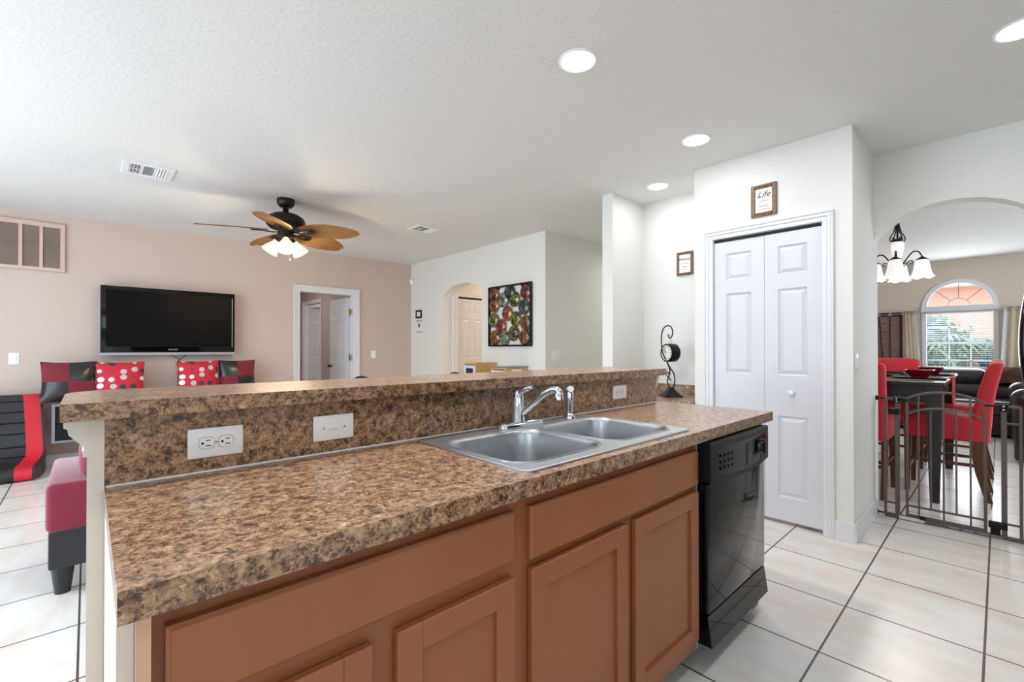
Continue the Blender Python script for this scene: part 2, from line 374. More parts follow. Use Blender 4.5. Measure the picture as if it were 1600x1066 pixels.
wall_open('wall_entry', WALL, 'white wall of the entry passage', 'y', 3.68, 3.80, 4.137, 6.5, [])
wall_open('wall_entry_end', WALL, 'white end wall of the passages', 'x', 6.5, 6.6, 2.37, 5.9, [])
wall_open('wall_hall', WALL, 'hall wall with the closet door', 'y', 5.75, 5.87, 4.137, 6.5, [(4.22, 4.80, 0, 2.03)])
wall_open('wall_closet_back', WALL, 'closet back', 'y', 6.3, 6.36, 4.137, 6.5, [])
wall_open('wall_nook_left', WALL, 'white stub wall beside the nook', 'y', 2.375, 2.485, 3.455, 6.5, [])
wall_open('wall_nook', WALL, 'white back wall of the desk nook', 'x', 3.985, 4.10, 1.64, 2.375, [])
wall_open('wall_pantry', WALL, 'white pantry wall around the folding door', 'x', 3.5, 3.6, .625, 1.64, [(.787, 1.494, 0, 2.045)])
wall_open('wall_pantry_side', WALL, 'white side wall of the pantry', 'y', .625, .745, 3.6, 4.34, [])
wall_open('wall_pantry_left', WALL, 'white nook side of the pantry', 'y', 1.54, 1.64, 3.6, 4.1, [])
wall_arch('wall_dining_arch', WALL, 'white wall with the wide arch to the dining room', 4.2, 4.34, -3, .625, -.185, .625, 2.0, .209, .68)
wall_open('wall_dining_left', BEIGE, 'beige dining room wall', 'y', 2.265, 2.375, 4.1, 10.05, [])
wall_open('wall_dining_right', BEIGE, 'beige dining room side wall', 'y', -3.1, -3.0, 1.4, 10.05, [(5.5, 8.9, .5, 2.5)])
wall_open('wall_kitchen_right', WALL, 'kitchen wall behind the refrigerator', 'y', -1.05, -.95, 1.4, 4.2, [])
wall_open('wall_kitchen_return', WALL, 'kitchen return wall', 'x', 1.3, 1.4, -3.0, -.95, [])
wall_open('wall_back', WALL, 'kitchen wall behind the camera', 'y', -3.1, -3.0, -2.3, 1.4, [(-1.0, 0, 1.1, 1.95)])
wall_open('wall_left', WALL, 'wall on the left', 'x', -2.4, -2.3, -3.1, 9.6, [(-1.6, -.2, .9, 2.2), (1.5, 5.7, 0, 2.35)])
wall_open('wall_bedroom_hall', MAUVE, 'wall of the small passage behind the doorway', 'x', 3.05, 3.15, 6.87, 9.4, [(8.28, 9.12, 0, 2.05)])
wall_open('wall_bedroom_far', MAUVE, 'far wall of the small passage', 'y', 9.4, 9.5, 1.3, 5.6, [])
wall_open('wall_bedroom_left', MAUVE, 'left wall of the small passage', 'x', 1.3, 1.4, 6.87, 9.4, [])
wall_open('wall_bedroom_end', WALL, 'bright room beyond the passage', 'x', 5.5, 5.6, 6.36, 9.4, [])
# window wall of the dining room: rectangular window with a half round above, plus a second one behind the dark curtain
def window_wall():
    mb = MB(); X0, X1 = 10.05, 10.2; a, b = .01, .87; c, w = .44, .43
    mb.box(X0, X1, -3.0, a, 0, H); mb.box(X0, X1, b, 1.15, 0, H); mb.box(X0, X1, a, b, 0, .88)
    mb.box(X0, X1, 1.75, 2.3, 0, H); mb.box(X0, X1, 1.15, 1.75, 0, .9); mb.box(X0, X1, 1.15, 1.75, 1.75, H)
    n = 28; arc = [(c+w*math.cos(PI*i/n), 1.85+.46*math.sin(PI*i/n)) for i in range(n+1)]
    for p, q in zip(arc, arc[1:]): mb.prism([p, (p[0], H), (q[0], H), q], 'x', X0, X1)
    struct(mb.build('wall_window', BEIGE, origin=(0, 0, 0)), 'beige dining room wall with the arched window')
window_wall()
# baseboards
struct(bx(3.485, 3.5, .612, .73, 0, .125, bev=.004).build('baseboard_pantry', TRIM), 'white baseboard on the pantry corner')
struct(bx(3.485, 4.2, .609, .625, 0, .125, bev=.004).build('baseboard_pantry_side', TRIM), 'white baseboard along the pantry side wall')
struct(bx(-2.3, 2.12, 6.735, 6.75, 0, .11, bev=.004).build('baseboard_tv', TRIM), 'white baseboard under the television')
struct(bx(3.1, 3.96, 6.735, 6.75, 0, .11, bev=.004).build('baseboard_tv_right', TRIM), 'white baseboard right of the doorway')
struct(bx(3.96, 3.975, 3.68, 4.868, 0, .11, bev=.004).build('baseboard_living_right', TRIM), 'white baseboard on the right living room wall')
# casings
def casing(name, label, axis, d, s, a, b, top, w=.065, t=.018):
    """stepped door casing round an opening a..b on plane axis=d, projecting towards s"""
    mb = MB()
    def B(u0, u1, z0, z1, tt):
        lo, hi = sorted((d, d+s*tt))
        mb.box(lo, hi, u0, u1, z0, z1, bev=.003, seg=1) if axis == 'x' else mb.box(u0, u1, lo, hi, z0, z1, bev=.003, seg=1)
    for tt, k0, k1 in ((t*.6, 0, w*.45), (t, w*.45, w*.8), (t*1.35, w*.8, w)):
        B(a-k1, a-k0, 0, top+k0, tt); B(b+k0, b+k1, 0, top+k0, tt); B(a-k1, b+k1, top+k0, top+k1, tt)
    return struct(mb.build(name, TRIM, smooth=30), label)
casing('trim_1', 'white casing round the pantry folding door', 'x', 3.5, -1, .787, 1.494, 2.045)
casing('trim_2', 'white casing round the doorway in the pink wall', 'y', 6.75, -1, 2.19, 2.99, 2.04, w=.08)
casing('trim_3', 'cream casing round the hall closet door', 'y', 5.75, -1, 4.22, 4.80, 2.03, w=.055)
casing('trim_4', 'white casing in the small passage', 'x', 3.05, -1, 8.28, 9.12, 2.05, w=.06)
struct(bx(2.19, 2.2, 6.75, 6.87, 0, 2.04).box(2.98, 2.99, 6.75, 6.87, 0, 2.04).box(2.2, 2.98, 6.75, 6.87, 2.03, 2.04).build('trim_5', TRIM), 'white jamb lining of the doorway')
struct(bx(3.05, 3.15, 8.28, 8.29, 0, 2.05).box(3.05, 3.15, 9.11, 9.12, 0, 2.05).build('trim_6', TRIM), 'white jamb lining of the passage door')

def frame_in(name, label, axis, d0, d1, a, b, z0, z1, nv):
    mb = MB(); k = .05
    def B(u0, u1, w0, w1): mb.box(d0, d1, u0, u1, w0, w1) if axis == 'x' else mb.box(u0, u1, d0, d1, w0, w1)
    B(a, a+k, z0, z1); B(b-k, b, z0, z1); B(a+k, b-k, z0, z0+k); B(a+k, b-k, z1-k, z1)
    for i in range(1, nv): u = a+(b-a)*i/nv; B(u-k/2, u+k/2, z0+k, z1-k)
    struct(mb.build(name, TRIM), label)
frame_in('window_3', 'white sliding glass door frame of the living room', 'x', -2.37, -2.33, 1.5, 5.7, 0, 2.35, 3)
frame_in('window_4', 'white frame of the unseen added window behind the kitchen', 'y', -3.07, -3.03, -1.0, 0, 1.1, 1.95, 2)  # unseen window added for light, opening sized to the brightness wanted
frame_in('window_5', 'white frame of the unseen added breakfast window', 'x', -2.37, -2.33, -1.6, -.2, .9, 2.2, 2)  # added opening in the unseen left wall, sized for the daylight it admits
frame_in('window_6', 'white frame of the unseen added dining side window', 'y', -3.07, -3.03, 5.5, 8.9, .5, 2.5, 3)  # opening added in the unseen side wall to light the dining room
# panel door leaf: local x = width, y = thickness (front at -t/2), z = height
def leaf(mb, w, h, t, cols, rows, stile):
    mb.box(0, w, -t/2+.012, t/2-.012, 0, h)
    xs = []; cw = (w-stile*(cols+1))/cols
    for i in range(cols+1): x = i*(cw+stile); mb.box(x, x+stile, -t/2, t/2, 0, h)
    zs = [0]+[v for r in rows for v in r]+[h]
    for i in range(0, len(zs), 2):
        for k in range(cols): mb.box(stile+k*(cw+stile), (k+1)*(cw+stile), -t/2, t/2, zs[i], zs[i+1])
    for k in range(cols):
        x0 = stile+k*(cw+stile); x1 = x0+cw
        for z0, z1 in rows:
            for sgn in (-1, 1):
                def L(i, y): return [(x0+i, y, z0+i), (x1-i, y, z0+i), (x1-i, y, z1-i), (x0+i, y, z1-i)]
                mb.loft([L(0, sgn*(t/2-.001)), L(.012, sgn*(t/2-.0118)), L(.036, sgn*(t/2-.002))], cap1=True)
    return mb
ROWS = [(.25, .84), (1.05, 1.66), (1.76, 1.93)]
# pantry folding door
d = bpy.data.objects.new('door_1', None); COL.objects.link(d); d.location = (3.535, 1.494, 0); struct(d, 'white six panel folding pantry door')
ROWP = [(.16, .72), (1.00, 1.60), (1.70, 1.90)]
for k, y0 in enumerate((0, -.353)):
    mb = leaf(MB(), .349, 1.99, .034, 1, ROWP, .085)
    o = mb.build('door_leaf', DOORM, d, local=True); o.location = (0, y0-.003, .03); o.rotation_euler = (0, 0, -PI/2+(.012 if k == 0 else -.012))
MB().lathe([(0, -.036), (.012, -.035), (.019, -.026), (.019, -.018), (.008, -.01), (.007, 0)], (3.518, .968, .914), M=Matrix.Rotation(PI/2, 4, 'Y'), seg=20).build('door_knob', WPLAS, d, smooth=60)
bx(3.53, 3.56, .787, 1.494, 2.022, 2.045).build('door_track', DARKSLOT, d)
# open door in the pink wall
d = bpy.data.objects.new('door_2', None); COL.objects.link(d); d.location = (2.965, 6.86, 0); d.rotation_euler = (0, 0, math.radians(89.5)); struct(d, 'white six panel door standing open in the pink wall')
o = leaf(MB(), .74, 2.0, .036, 2, ROWS, .09).build('door_leaf', DOORM, d, local=True); o.location = (0.01, 0, .01)
mb = MB()
for s in (-1, 1): mb.lathe([(0, .055), (.02, .052), (.026, .042), (.02, .03), (.01, .024), (.01, .006), (.026, .004), (.026, 0)], (.69, s*.018, .93), M=Matrix.Rotation(-s*PI/2, 4, 'X'), seg=18)
mb.build('door_knob', BRONZE, d, local=True, smooth=50)
for z in (.28, 1.08, 1.78): MB().box(2.952, 2.984, 6.735+.07, 6.845, z-.045, z+.045).build('hinge', NICKEL if z < 1.5 else BRASS, d, local=False).matrix_parent_inverse = d.matrix_basis.inverted() @ Matrix.Translation(d.location)
# closet door in hall
d = bpy.data.objects.new('door_3', None); COL.objects.link(d); d.location = (4.225, 5.79, 0); struct(d, 'cream six panel closet door behind the arch')
o = leaf(MB(), .57, 1.98, .034, 2, ROWS, .075).build('door_leaf', DOORM, d, local=True); o.location = (0, 0, .02)
bx(4.22, 4.8, 5.78, 5.81, 2.008, 2.03).build('door_track', DARKSLOT, d)
# door ajar in passage
d = bpy.data.objects.new('door_4', None); COL.objects.link(d); d.location = (3.12, 9.10, 0); d.rotation_euler = (0, 0, math.radians(-62)); struct(d, 'white door standing ajar in the small passage')
o = leaf(MB(), .78, 2.0, .036, 2, ROWS, .09).build('door_leaf', DOORM, d, local=True); o.location = (0, .02, .01)
# ------------------------------------------------------------------ kitchen island
struct(MB().box(0, 2.345, 1.336, 1.45, 0, 1.066).build('wall_bar', CREAMW), 'cream half wall carrying the raised bar')
struct(bx(0, .028, 1.3225, 1.336, 0, 1.066).build('trim_9', ENDP), 'cream strip beside the backsplash')
struct(bx(.0285, .046, .775, 1.336, 0, .87).build('trim_10', ENDP), 'cream painted island end')
def capital(name, x0, sgn):
    prof = [(0, .985), (.006, .985), (.008, .997), (.004, 1.0), (.006, 1.008), (.018, 1.022), (.028, 1.034), (.03, 1.046), (.036, 1.05), (.036, 1.066), (0, 1.066)]
    mb = MB().prism([(x0+sgn*a, z) for a, z in prof], 'y', 1.3225, 1.45)
    mb.prism([(1.45+a, z) for a, z in prof], 'x', x0 if sgn < 0 else x0-.2, 2.345 if sgn < 0 else x0)
    return struct(mb.build(name, CREAMW, smooth=25), 'cream crown moulding under the bar end')
capital('trim_7', 0, -1); capital('trim_8', 2.345, 1)
tag(bx(.0285, 2.35, 1.3245, 1.3355, .9145, 1.0655).build('backsplash', LAM), 'speckled brown laminate backsplash between the counter and the raised bar', 'backsplash')
bt = MB(); P = [(-.04, 1.28), (2.385, 1.28), (2.385, 1.66)]+[(-.04+.09-.09*math.sin(t), 1.57+.09*math.cos(t)) for t in [PI/2*i/6 for i in range(7)]]
bt.prism(P, 'z', 1.0665, 1.103)
tag(bt.build('bar_counter', LAM), 'long raised bar counter in speckled brown laminate with a rounded left corner', 'bar counter')
SX0, SX1, SY0, SY1 = .80, 1.60, .80, 1.27
wt = MB(); yb = 1.324
wt.box(.028, SX0, .742, yb, .872, .914).box(SX1, 2.40, .742, yb, .872, .914).box(SX0, SX1, .742, SY0, .872, .914).box(SX0, SX1, SY1, yb, .872, .914)
bmesh.ops.remove_doubles(wt.bm, verts=wt.bm.verts, dist=1e-5)
tag(wt.build('worktop', LAM), 'island worktop in speckled brown laminate with the sink set in', 'worktop')
tag(bx(.03, 2.345, 1.3195, 1.3243, .9142, .9175).build('caulk_strip', WPLAS), 'thin white caulk line where worktop meets backsplash', 'caulk')
# cabinets
def shaker(mb, x0, x1, z0, z1, y=.755, t=.02, fr=.055):
    mb.box(x0, x0+fr, y, y+t, z0, z1, bev=.003, seg=1).box(x1-fr, x1, y, y+t, z0, z1, bev=.003, seg=1)
    mb.box(x0+fr-.003, x1-fr+.003, y, y+t, z0, z0+fr, bev=.003, seg=1).box(x0+fr-.003, x1-fr+.003, y, y+t, z1-fr, z1, bev=.003, seg=1)
    mb.box(x0+fr-.004, x1-fr+.004, y+.011, y+t, z0+fr-.004, z1-fr+.004)
    return mb
def slabfront(mb, x0, x1, z0, z1, y=.755, t=.02):
    def L(i, yy): return [(x0+i, yy, z0+i), (x1-i, yy, z0+i), (x1-i, yy, z1-i), (x0+i, yy, z1-i)]
    mb.loft([L(0, y+t), L(0, y+.006), L(.004, y+.003), L(.006, y)], cap0=True, cap1=True); return mb
def cabinet(x0, x1, drawer, doors, label, filler=False):
    t = thing('base_cabinet', label, 'cabinet', ((x0+x1)/2, 1.05, 0))
    mb = MB()
    a = x0+.0165 if filler else x0
    mb.box(a, x1, .795, 1.3, .1, .118).box(a, a+.018, .795, 1.3, .118, .70).box(x1-.018, x1, .795, 1.3, .118, .70).box(a, x1, 1.285, 1.3, .118, .70)
    mb.build('carcass', WOOD, t)
    f = MB(); zt = .8715
    sx = [a, drawer[0]+.012, doors[0][1]-.012, doors[1][0]+.012, drawer[1]-.012, x1]
    f.box(sx[0], sx[1], .7755, .795, .1, zt).box(sx[4], sx[5], .7755, .795, .1, zt).box(sx[2], sx[3], .7755, .795, .1, .70)
    f.box(sx[1], sx[4], .7755, .795, .83, zt).box(sx[1], sx[2], .7755, .795, .68, .73).box(sx[3], sx[4], .7755, .795, .68, .73).box(sx[2], sx[3], .7755, .795, .70, .73).box(sx[1], sx[2], .7755, .795, .1, .165).box(sx[3], sx[4], .7755, .795, .1, .165)
    f.build('face_frame', WOOD, t)
    slabfront(MB(), drawer[0], drawer[1], drawer[2], drawer[3]).build('drawer_front', WOOD, t)
    for d0, d1 in doors: shaker(MB(), d0, d1, .148, .692).build('door', WOOD, t)
    bx(x0+.02, x1, .845, .86, 0, .1).build('toe_kick', WOODK, t)
    if filler: bx(x0, x0+.016, .757, .795, .0, .8715).build('filler_strip', WOODL, t)['label'] = 'pale unfinished wood strip at the cabinet end'
cabinet(.0325+.014, .755, (.078, .717, .728, .843), ((.078, .372), (.419, .717)), 'left brown wood base cabinet with one wide drawer over two doors', True)
cabinet(.7555, 1.657, (.768, 1.643, .714, .841), ((.771, 1.18), (1.221, 1.643)), 'brown wood sink cabinet under the steel sink beside the dishwasher')
tag(bx(2.276, 2.34, .79, 1.33, 0, .8715).build('end_panel', WOOD), 'brown wood end panel at the far end of the island beside the dishwasher', 'panel')
# dishwasher
dw = thing('dishwasher', 'glossy black built-in dishwasher under the end of the island worktop', 'dishwasher', (1.965, 1.0, 0))
bx(1.668, 2.268, .775, 1.29, .11, .865).build('tub', BLACKS, dw)
def bowed(mb, x0, x1, y0, y1, z0, z1, bow, sag=0, n=16, inset=0):
    """front bowed out by bow (towards -y), lower edge sagging by sag in the middle"""
    A = []
    for i in range(n+1):
        u = i/n; k = 1-(2*u-1)**2; x = x0+(x1-x0)*u; A.append((x, y0-bow*k, z0-sag*k))
    rows = [[(x, y1, z1) for x, y, z in A], [(x, y+.004, z1) for x, y, z in A], [(x, y, z1-.006) for x, y, z in A], [(x, y, z) for x, y, z in A], [(x, y1, z) for x, y, z in A]]
    mb.grid(rows)
    for e in (0, -1): mb.bm.faces.new([mb.bm.verts.new(r[e]) for r in rows])
    mb.grid([rows[4], rows[0]])
    bmesh.ops.remove_doubles(mb.bm, verts=mb.bm.verts, dist=1e-5)
    return mb
cp = bowed(MB(), 1.666, 2.27, .722, .775, .722, .866, .014, .012).build('control_panel', BLACKS, dw, smooth=40)
bowed(MB(), 1.71, 2.23, .7185, .74, .742, .845, .0135, .012).build('fascia', BLACKG, cp, smooth=40)
for r in range(3):
    for c in range(4):
        x = 1.745+c*.03; u = (x-1.666)/.604; y = .7195-.0135*(1-(2*u-1)**2)
        bx(x-.01, x+.01, y-.003, y+.004, .76+r*.024, .772+r*.024, bev=.002, seg=1).build('button', BLACKS, cp)
bx(1.955, 1.99, .7035, .712, .738, .832, bev=.004).build('vent_grip', BLACKS, cp)
MB().lathe([(0, -.02), (.026, -.02), (.03, -.012), (.033, 0)], (2.13, .712, .795), M=Matrix.Rotation(-PI/2, 4, 'X'), seg=24).box(2.124, 2.136, .685, .70, .765, .825, bev=.004).build('dial', BLACKG, cp, smooth=40)
bx(1.675, 2.262, .735, .775, .232, .712, bev=.006).build('door', BLACKG, dw, smooth=40)
MB().prism([(.775, .225), (.738, .225), (.722, .115), (.775, .115)], 'x', 1.675, 2.262).build('kick_plate', BLACKG, dw)
for x in (1.72, 2.2): MB().cone((x, .9, 0), (x, .9, .11), .018).build('leg', BLACKS, dw)
bx(1.66, 1.6675, .772, .80, .1, .871).build('side_trim', SILVER, dw)['label'] = 'thin grey metal strip'
# sink
sk = thing('sink', 'double bowl stainless steel sink set into the island worktop', 'sink', (1.2, 1.03, .914))
mb = MB(); bm = mb.bm; zt = .9205
def ring(pts, z): return [bm.verts.new((x, y, z)) for x, y in pts]
outer = rrect(.776, 1.626, .778, 1.292, .025, 4)
b1 = rrect(.802, 1.178, .826, 1.185, .075, 8); b2 = rrect(1.222, 1.598, .826, 1.185, .075, 8)
vo, v1, v2 = ring(outer, zt), ring(b1, zt), ring(b2, zt); es = []
for v in (vo, v1, v2): es += [bm.edges.new((v[i], v[(i+1) % len(v)])) for i in range(len(v))]
bmesh.ops.triangle_fill(bm, use_beauty=True, use_dissolve=False, edges=es)
sh = rrect(.774, 1.628, .776, 1.294, .027, 4)
mb.loft([[(x, y, .9142) for x, y in sh], [(x, y, .918) for x, y in sh], [(x, y, zt) for x, y in outer]])
bmesh.ops.remove_doubles(bm, verts=bm.verts, dist=1e-5)
mb.build('rim', STEEL, sk, smooth=30)
# raised bead round each bowl and along the deck
mb = MB()
for bb in (b1, b2):
    n = len(bb); cx = sum(p[0] for p in bb)/n; cy = sum(p[1] for p in bb)/n
    mb.tube([(cx+(x-cx)*1.035, cy+(y-cy)*1.035, zt+.0005) for x, y in bb], .0028, 6, closed=True)
mb.build('rim_bead', STEEL, sk, smooth=60)
for bb in (b1, b2):
    n = len(bb); cx = sum(p[0] for p in bb)/n; cy = sum(p[1] for p in bb)/n
    loops = []
    for s, z in ((1.0, zt), (.985, zt-.004), (.972, zt-.014), (.95, zt-.09), (.93, zt-.14), (.90, zt-.163), (.84, zt-.174), (.12, zt-.178)):
        loops.append([(cx+(x-cx)*s, cy+(y-cy)*s, z) for x, y in bb])
    o = MB().loft(loops, cap1=True).build('basin', STEEL, sk, smooth=60)
    MB().lathe([(0, .003), (.03, .003), (.04, .006), (.045, .002)], (cx, cy, zt-.178), seg=24).build('drain', CHROME, o, smooth=40)
# faucet
fa = thing('faucet', 'chrome single lever kitchen faucet standing on the sink deck', 'faucet', (1.215, 1.25, .9205))
mb = MB(); pl = rrect(1.10, 1.325, 1.222, 1.278, .027, 6)
mb.loft([[(x, y, .921) for x, y in pl], [(x, y, .929) for x, y in pl], [(1.2125+(x-1.2125)*.96, 1.25+(y-1.25)*.82, .938) for x, y in pl], [(1.2125+(x-1.2125)*.7, 1.25+(y-1.25)*.6, .941) for x, y in pl]], cap0=True, cap1=True)
mb.build('base_plate', CHROME, fa, smooth=40)
MB().lathe([(.027, 0), (.0255, .02), (.0235, .055), (.0225, .085), (.019, .105), (.010, .117), (0, .119)], (1.2, 1.252, .939), seg=24).build('body', CHROME, fa, smooth=50)
MB().tube(crom([(1.2, 1.255, 1.028), (1.2, 1.243, 1.046), (1.203, 1.212, 1.062), (1.205, 1.185, 1.071)], 6), [.017, .017, .016, .015, .014, .013, .012, .0115, .011, .0105, .010, .010, .0095, .009, .0085, .008, .008, .0075, .007], 12).build('lever', CHROME, fa, smooth=60)
MB().tube(crom([(1.203, 1.245, .962), (1.207, 1.21, .990), (1.213, 1.145, 1.038), (1.217, 1.105, 1.062), (1.219, 1.08, 1.069), (1.22, 1.066, 1.064), (1.22, 1.064, 1.05)], 7), .0125, 14).lathe([(.0155, 0), (.0155, .022), (.012, .026)], (1.22, 1.064, 1.034), seg=18).build('spout', CHROME, fa, smooth=60)
sp = thing('side_sprayer', 'slim chrome side sprayer right of the faucet', 'sprayer', (1.5, 1.25, .9205))
MB().lathe([(.027, 0), (.026, .008), (.017, .014), (.0145, .02)], (1.5, 1.25, .921), seg=22).build('collar', CHROME, sp, smooth=40)
MB().lathe([(.0145, 0), (.016, .03), (.0185, .06), (.0175, .085), (.014, .1), (0, .104)], (1.5, 1.25, .938), seg=20).build('grip', CHROME, sp, smooth=50)
MB().cone((1.5, 1.25, 1.04), (1.488, 1.232, 1.046), .014, .0135, 18).build('spray_head', WPLAS, sp, smooth=40)
# outlets and switches
def plate(name, label, cat, M, w=.117, h=.072, kind='duplex', group=None):
    t = thing(name, label, cat); t.matrix_world = M; t.location = M.to_translation(); t.rotation_euler = M.to_euler()
    bx(-w/2, w/2, -.006, 0, -h/2, h/2, bev=.003).build('cover_plate', WPLAS, t, local=True, smooth=40)
    if kind == 'duplex':
        for s in (-1, 1):
            cx = s*.0205 if w > h else 0; cz = 0 if w > h else s*.0205
            rc = MB().prism([(cx+.0165*math.cos(a)*(1 if abs(math.cos(a)) < .9 else .95), cz+.0165*max(-.82, min(.82, math.sin(a)))) for a in [2*PI*i/24 for i in range(24)]], 'y', -.0085, -.005).build('receptacle', WPLAS, t, local=True)
            MB().prism([(cx+.0178*math.cos(a)*(1 if abs(math.cos(a)) < .9 else .95), cz+.0178*max(-.82, min(.82, math.sin(a)))) for a in [2*PI*i/24 for i in range(24)]], 'y', -.0064, -.005).build('receptacle_shadow_ring', SHADM, rc, local=True)  # grey ring painting in the shadow line round the receptacle
            m = MB()
            if w > h: m.box(cx-.002, cx+.008, -.0089, -.008, .0050, .0072).box(cx-.002, cx+.009, -.0089, -.008, -.0076, -.0054).cone((cx-.0085, -.0089, 0), (cx-.0085, -.008, 0), .0030, seg=10)
            else: m.box(-.0066, -.005, -.0089, -.008, cz-.001, cz+.007).box(.0054, .007, -.0089, -.008, cz-.001, cz+.008).cone((0, -.0089, cz-.0085), (0, -.008, cz-.0085), .0026, seg=10)
            m.build('slots', DARKSLOT, rc, local=True)
        MB().cone((0, -.0072, 0), (0, -.005, 0), .003, seg=12).build('screw', NICKEL, t, local=True)
    elif kind == 'toggle':
        bx(-.012, .012, -.008, -.005, -.006, .006, bev=.001, seg=1).box(-.008, .001, -.016, -.006, -.004, .004, bev=.001, seg=1).build('toggle', WPLAS, t, local=True)
        for s in (-1, 1): MB().cone((s*.03, -.0072, 0), (s*.03, -.005, 0), .003, seg=12).build('screw', NICKEL, t, local=True)
    else:
        bx(-.016, .016, -.010, -.005, -.033, .033, bev=.002, seg=1).build('rocker', WPLAS, t, local=True)
    return t
RY = lambda a: Matrix.Rotation(a, 4, 'Z')
T = Matrix.Translation
plate('outlet', 'white double outlet plate at the left end of the brown backsplash', 'outlet', T((.2335, 1.3243, .9855)))
plate('light_switch', 'white horizontal toggle switch plate on the backsplash left of the sink', 'switch', T((.5245, 1.3243, .987)), kind='toggle')
plate('outlet', 'white outlet plate on the backsplash right of the side sprayer', 'outlet', T((1.983, 1.3243, .995)), w=.117, h=.07)
plate('light_switch', 'white switch plate low on the pink wall left of the television', 'switch', T((-.538, 6.75, 1.115)), .075, .115, 'rocker')
plate('light_switch', 'white switch plate on the pink wall right of the open doorway', 'switch', T((3.305, 6.75, 1.125)), .085, .12, 'rocker')
plate('outlet', 'white plate on the grey-white entry passage wall', 'outlet', T((4.157, 3.68, 1.13)), .14, .115, 'rocker')
plate('light_switch', 'white switch plate on the pantry side wall near the corner', 'switch', T((3.575, .625, 1.125)), .075, .115, 'rocker')

# ------------------------------------------------------------------ ceiling fixtures
def can(x, y, label, power=8):
    t = thing('recessed_light', label, 'ceiling light', (x, y, H), group='recessed ceiling lights')
    MB().lathe([(.078, -.003), (.086, -.007), (.094, -.004), (.095, 0)], (x, y, H), seg=36).build('trim_ring', WPLAS, t, smooth=40)
    MB().lathe([(0, -.0035), (.079, -.0035), (.079, 0)], (x, y, H), seg=36).build('lens', LENS, t)
    a = area('ceiling_disk_lamp', (x, y, H-.012), (0, 0, 0), .15, .15, power, (.95, .97, 1), disk=True)
can(1.744, 1.398, 'largest round recessed ceiling light, above the sink', 14)
can(2.99, 1.388, 'round recessed ceiling light in front of the pantry', 3)
can(3.60, 2.01, 'round recessed ceiling light in the desk nook', 1.6)
can(2.99, -.075, 'round recessed ceiling light cut by the right picture edge', 5)
def vent(x0, x1, y0, y1, label, dark):
    t = thing('ceiling_vent', label, 'vent', ((x0+x1)/2, (y0+y1)/2, H), group='ceiling air vents')
    bx(x0+.02, x1-.02, y0+.03, y1-.03, H-.002, H).build('duct_opening', dark, t)
    f = MB(); z = H-.010
    f.box(x0, x1, y0, y0+.045, z, H, bev=.003, seg=1).box(x0, x1, y1-.045, y1, z, H, bev=.003, seg=1).box(x0, x0+.045, y0+.045, y1-.045, z, H, bev=.003, seg=1).box(x1-.045, x1, y0+.045, y1-.045, z, H, bev=.003, seg=1)
    w = (x1-x0-.09)/3
    for k in (1, 2): f.box(x0+.045+w*k-.006, x0+.045+w*k+.006, y0+.045, y1-.045, z, H)
    f.build('frame', WPLAS, t)
    s = MB()
    for k in (0, 2):
        for j in range(4):
            x = x0+.045+w*k+w*(j+.5)/4; sg = -1 if k == 0 else 1
            s.box(-.011, .011, y0+.045, y1-.045, -.0008, .0008, M=Matrix.Translation((x, 0, z+.004)) @ Matrix.Rotation(sg*.7, 4, 'Y'))
        s.box(x0+.045+w*k, x0+.045+w*(k+1), (y0+y1)/2-.006, (y0+y1)/2+.006, z, z+.004)
    for j in range(7):
        y = y0+.045+(y1-y0-.09)*(j+.5)/7; s.box(x0+.045+w, x0+.045+2*w, -.009, .009, -.0008, .0008, M=Matrix.Translation((0, y, z+.004)) @ Matrix.Rotation(.8, 4, 'X'))
    s.build('louvers', WPLAS, t)
vent(.185, .505, 4.41, 4.73, 'square white ceiling air vent nearer the left, over the living room', mat('duct_grey', (92, 92, 92), .8))
vent(2.72, 3.03, 4.46, 4.72, 'small white ceiling air vent right of the ceiling fan', DARKSLOT)
# ceiling fan
FX, FY = 1.36, 4.58
fan = thing('ceiling_fan', 'dark bronze ceiling fan with five palm leaf blades and lit glass shades', 'ceiling fan', (FX, FY, H))
MB().lathe([(.076, 0), (.078, -.02), (.074, -.05), (.055, -.073), (.03, -.08), (0, -.08)], (FX, FY, H), seg=28).build('canopy', BRONZE, fan, smooth=50)
MB().cone((FX, FY, H-.075), (FX, FY, H-.15), .012).lathe([(.016, .06), (.03, .05), (.022, .04), (.035, .015), (.05, 0)], (FX, FY, 2.475), seg=24).build('downrod', BRONZE, fan, smooth=40)
MB().lathe([(0, 2.49), (.05, 2.488), (.11, 2.474), (.155, 2.445), (.172, 2.408), (.165, 2.375), (.135, 2.345), (.09, 2.33), (.07, 2.325), (.068, 2.285), (.074, 2.28), (.074, 2.262), (.05, 2.245), (0, 2.24)], (FX, FY, 0), seg=36).build('motor_housing', BRONZE, fan, smooth=40)
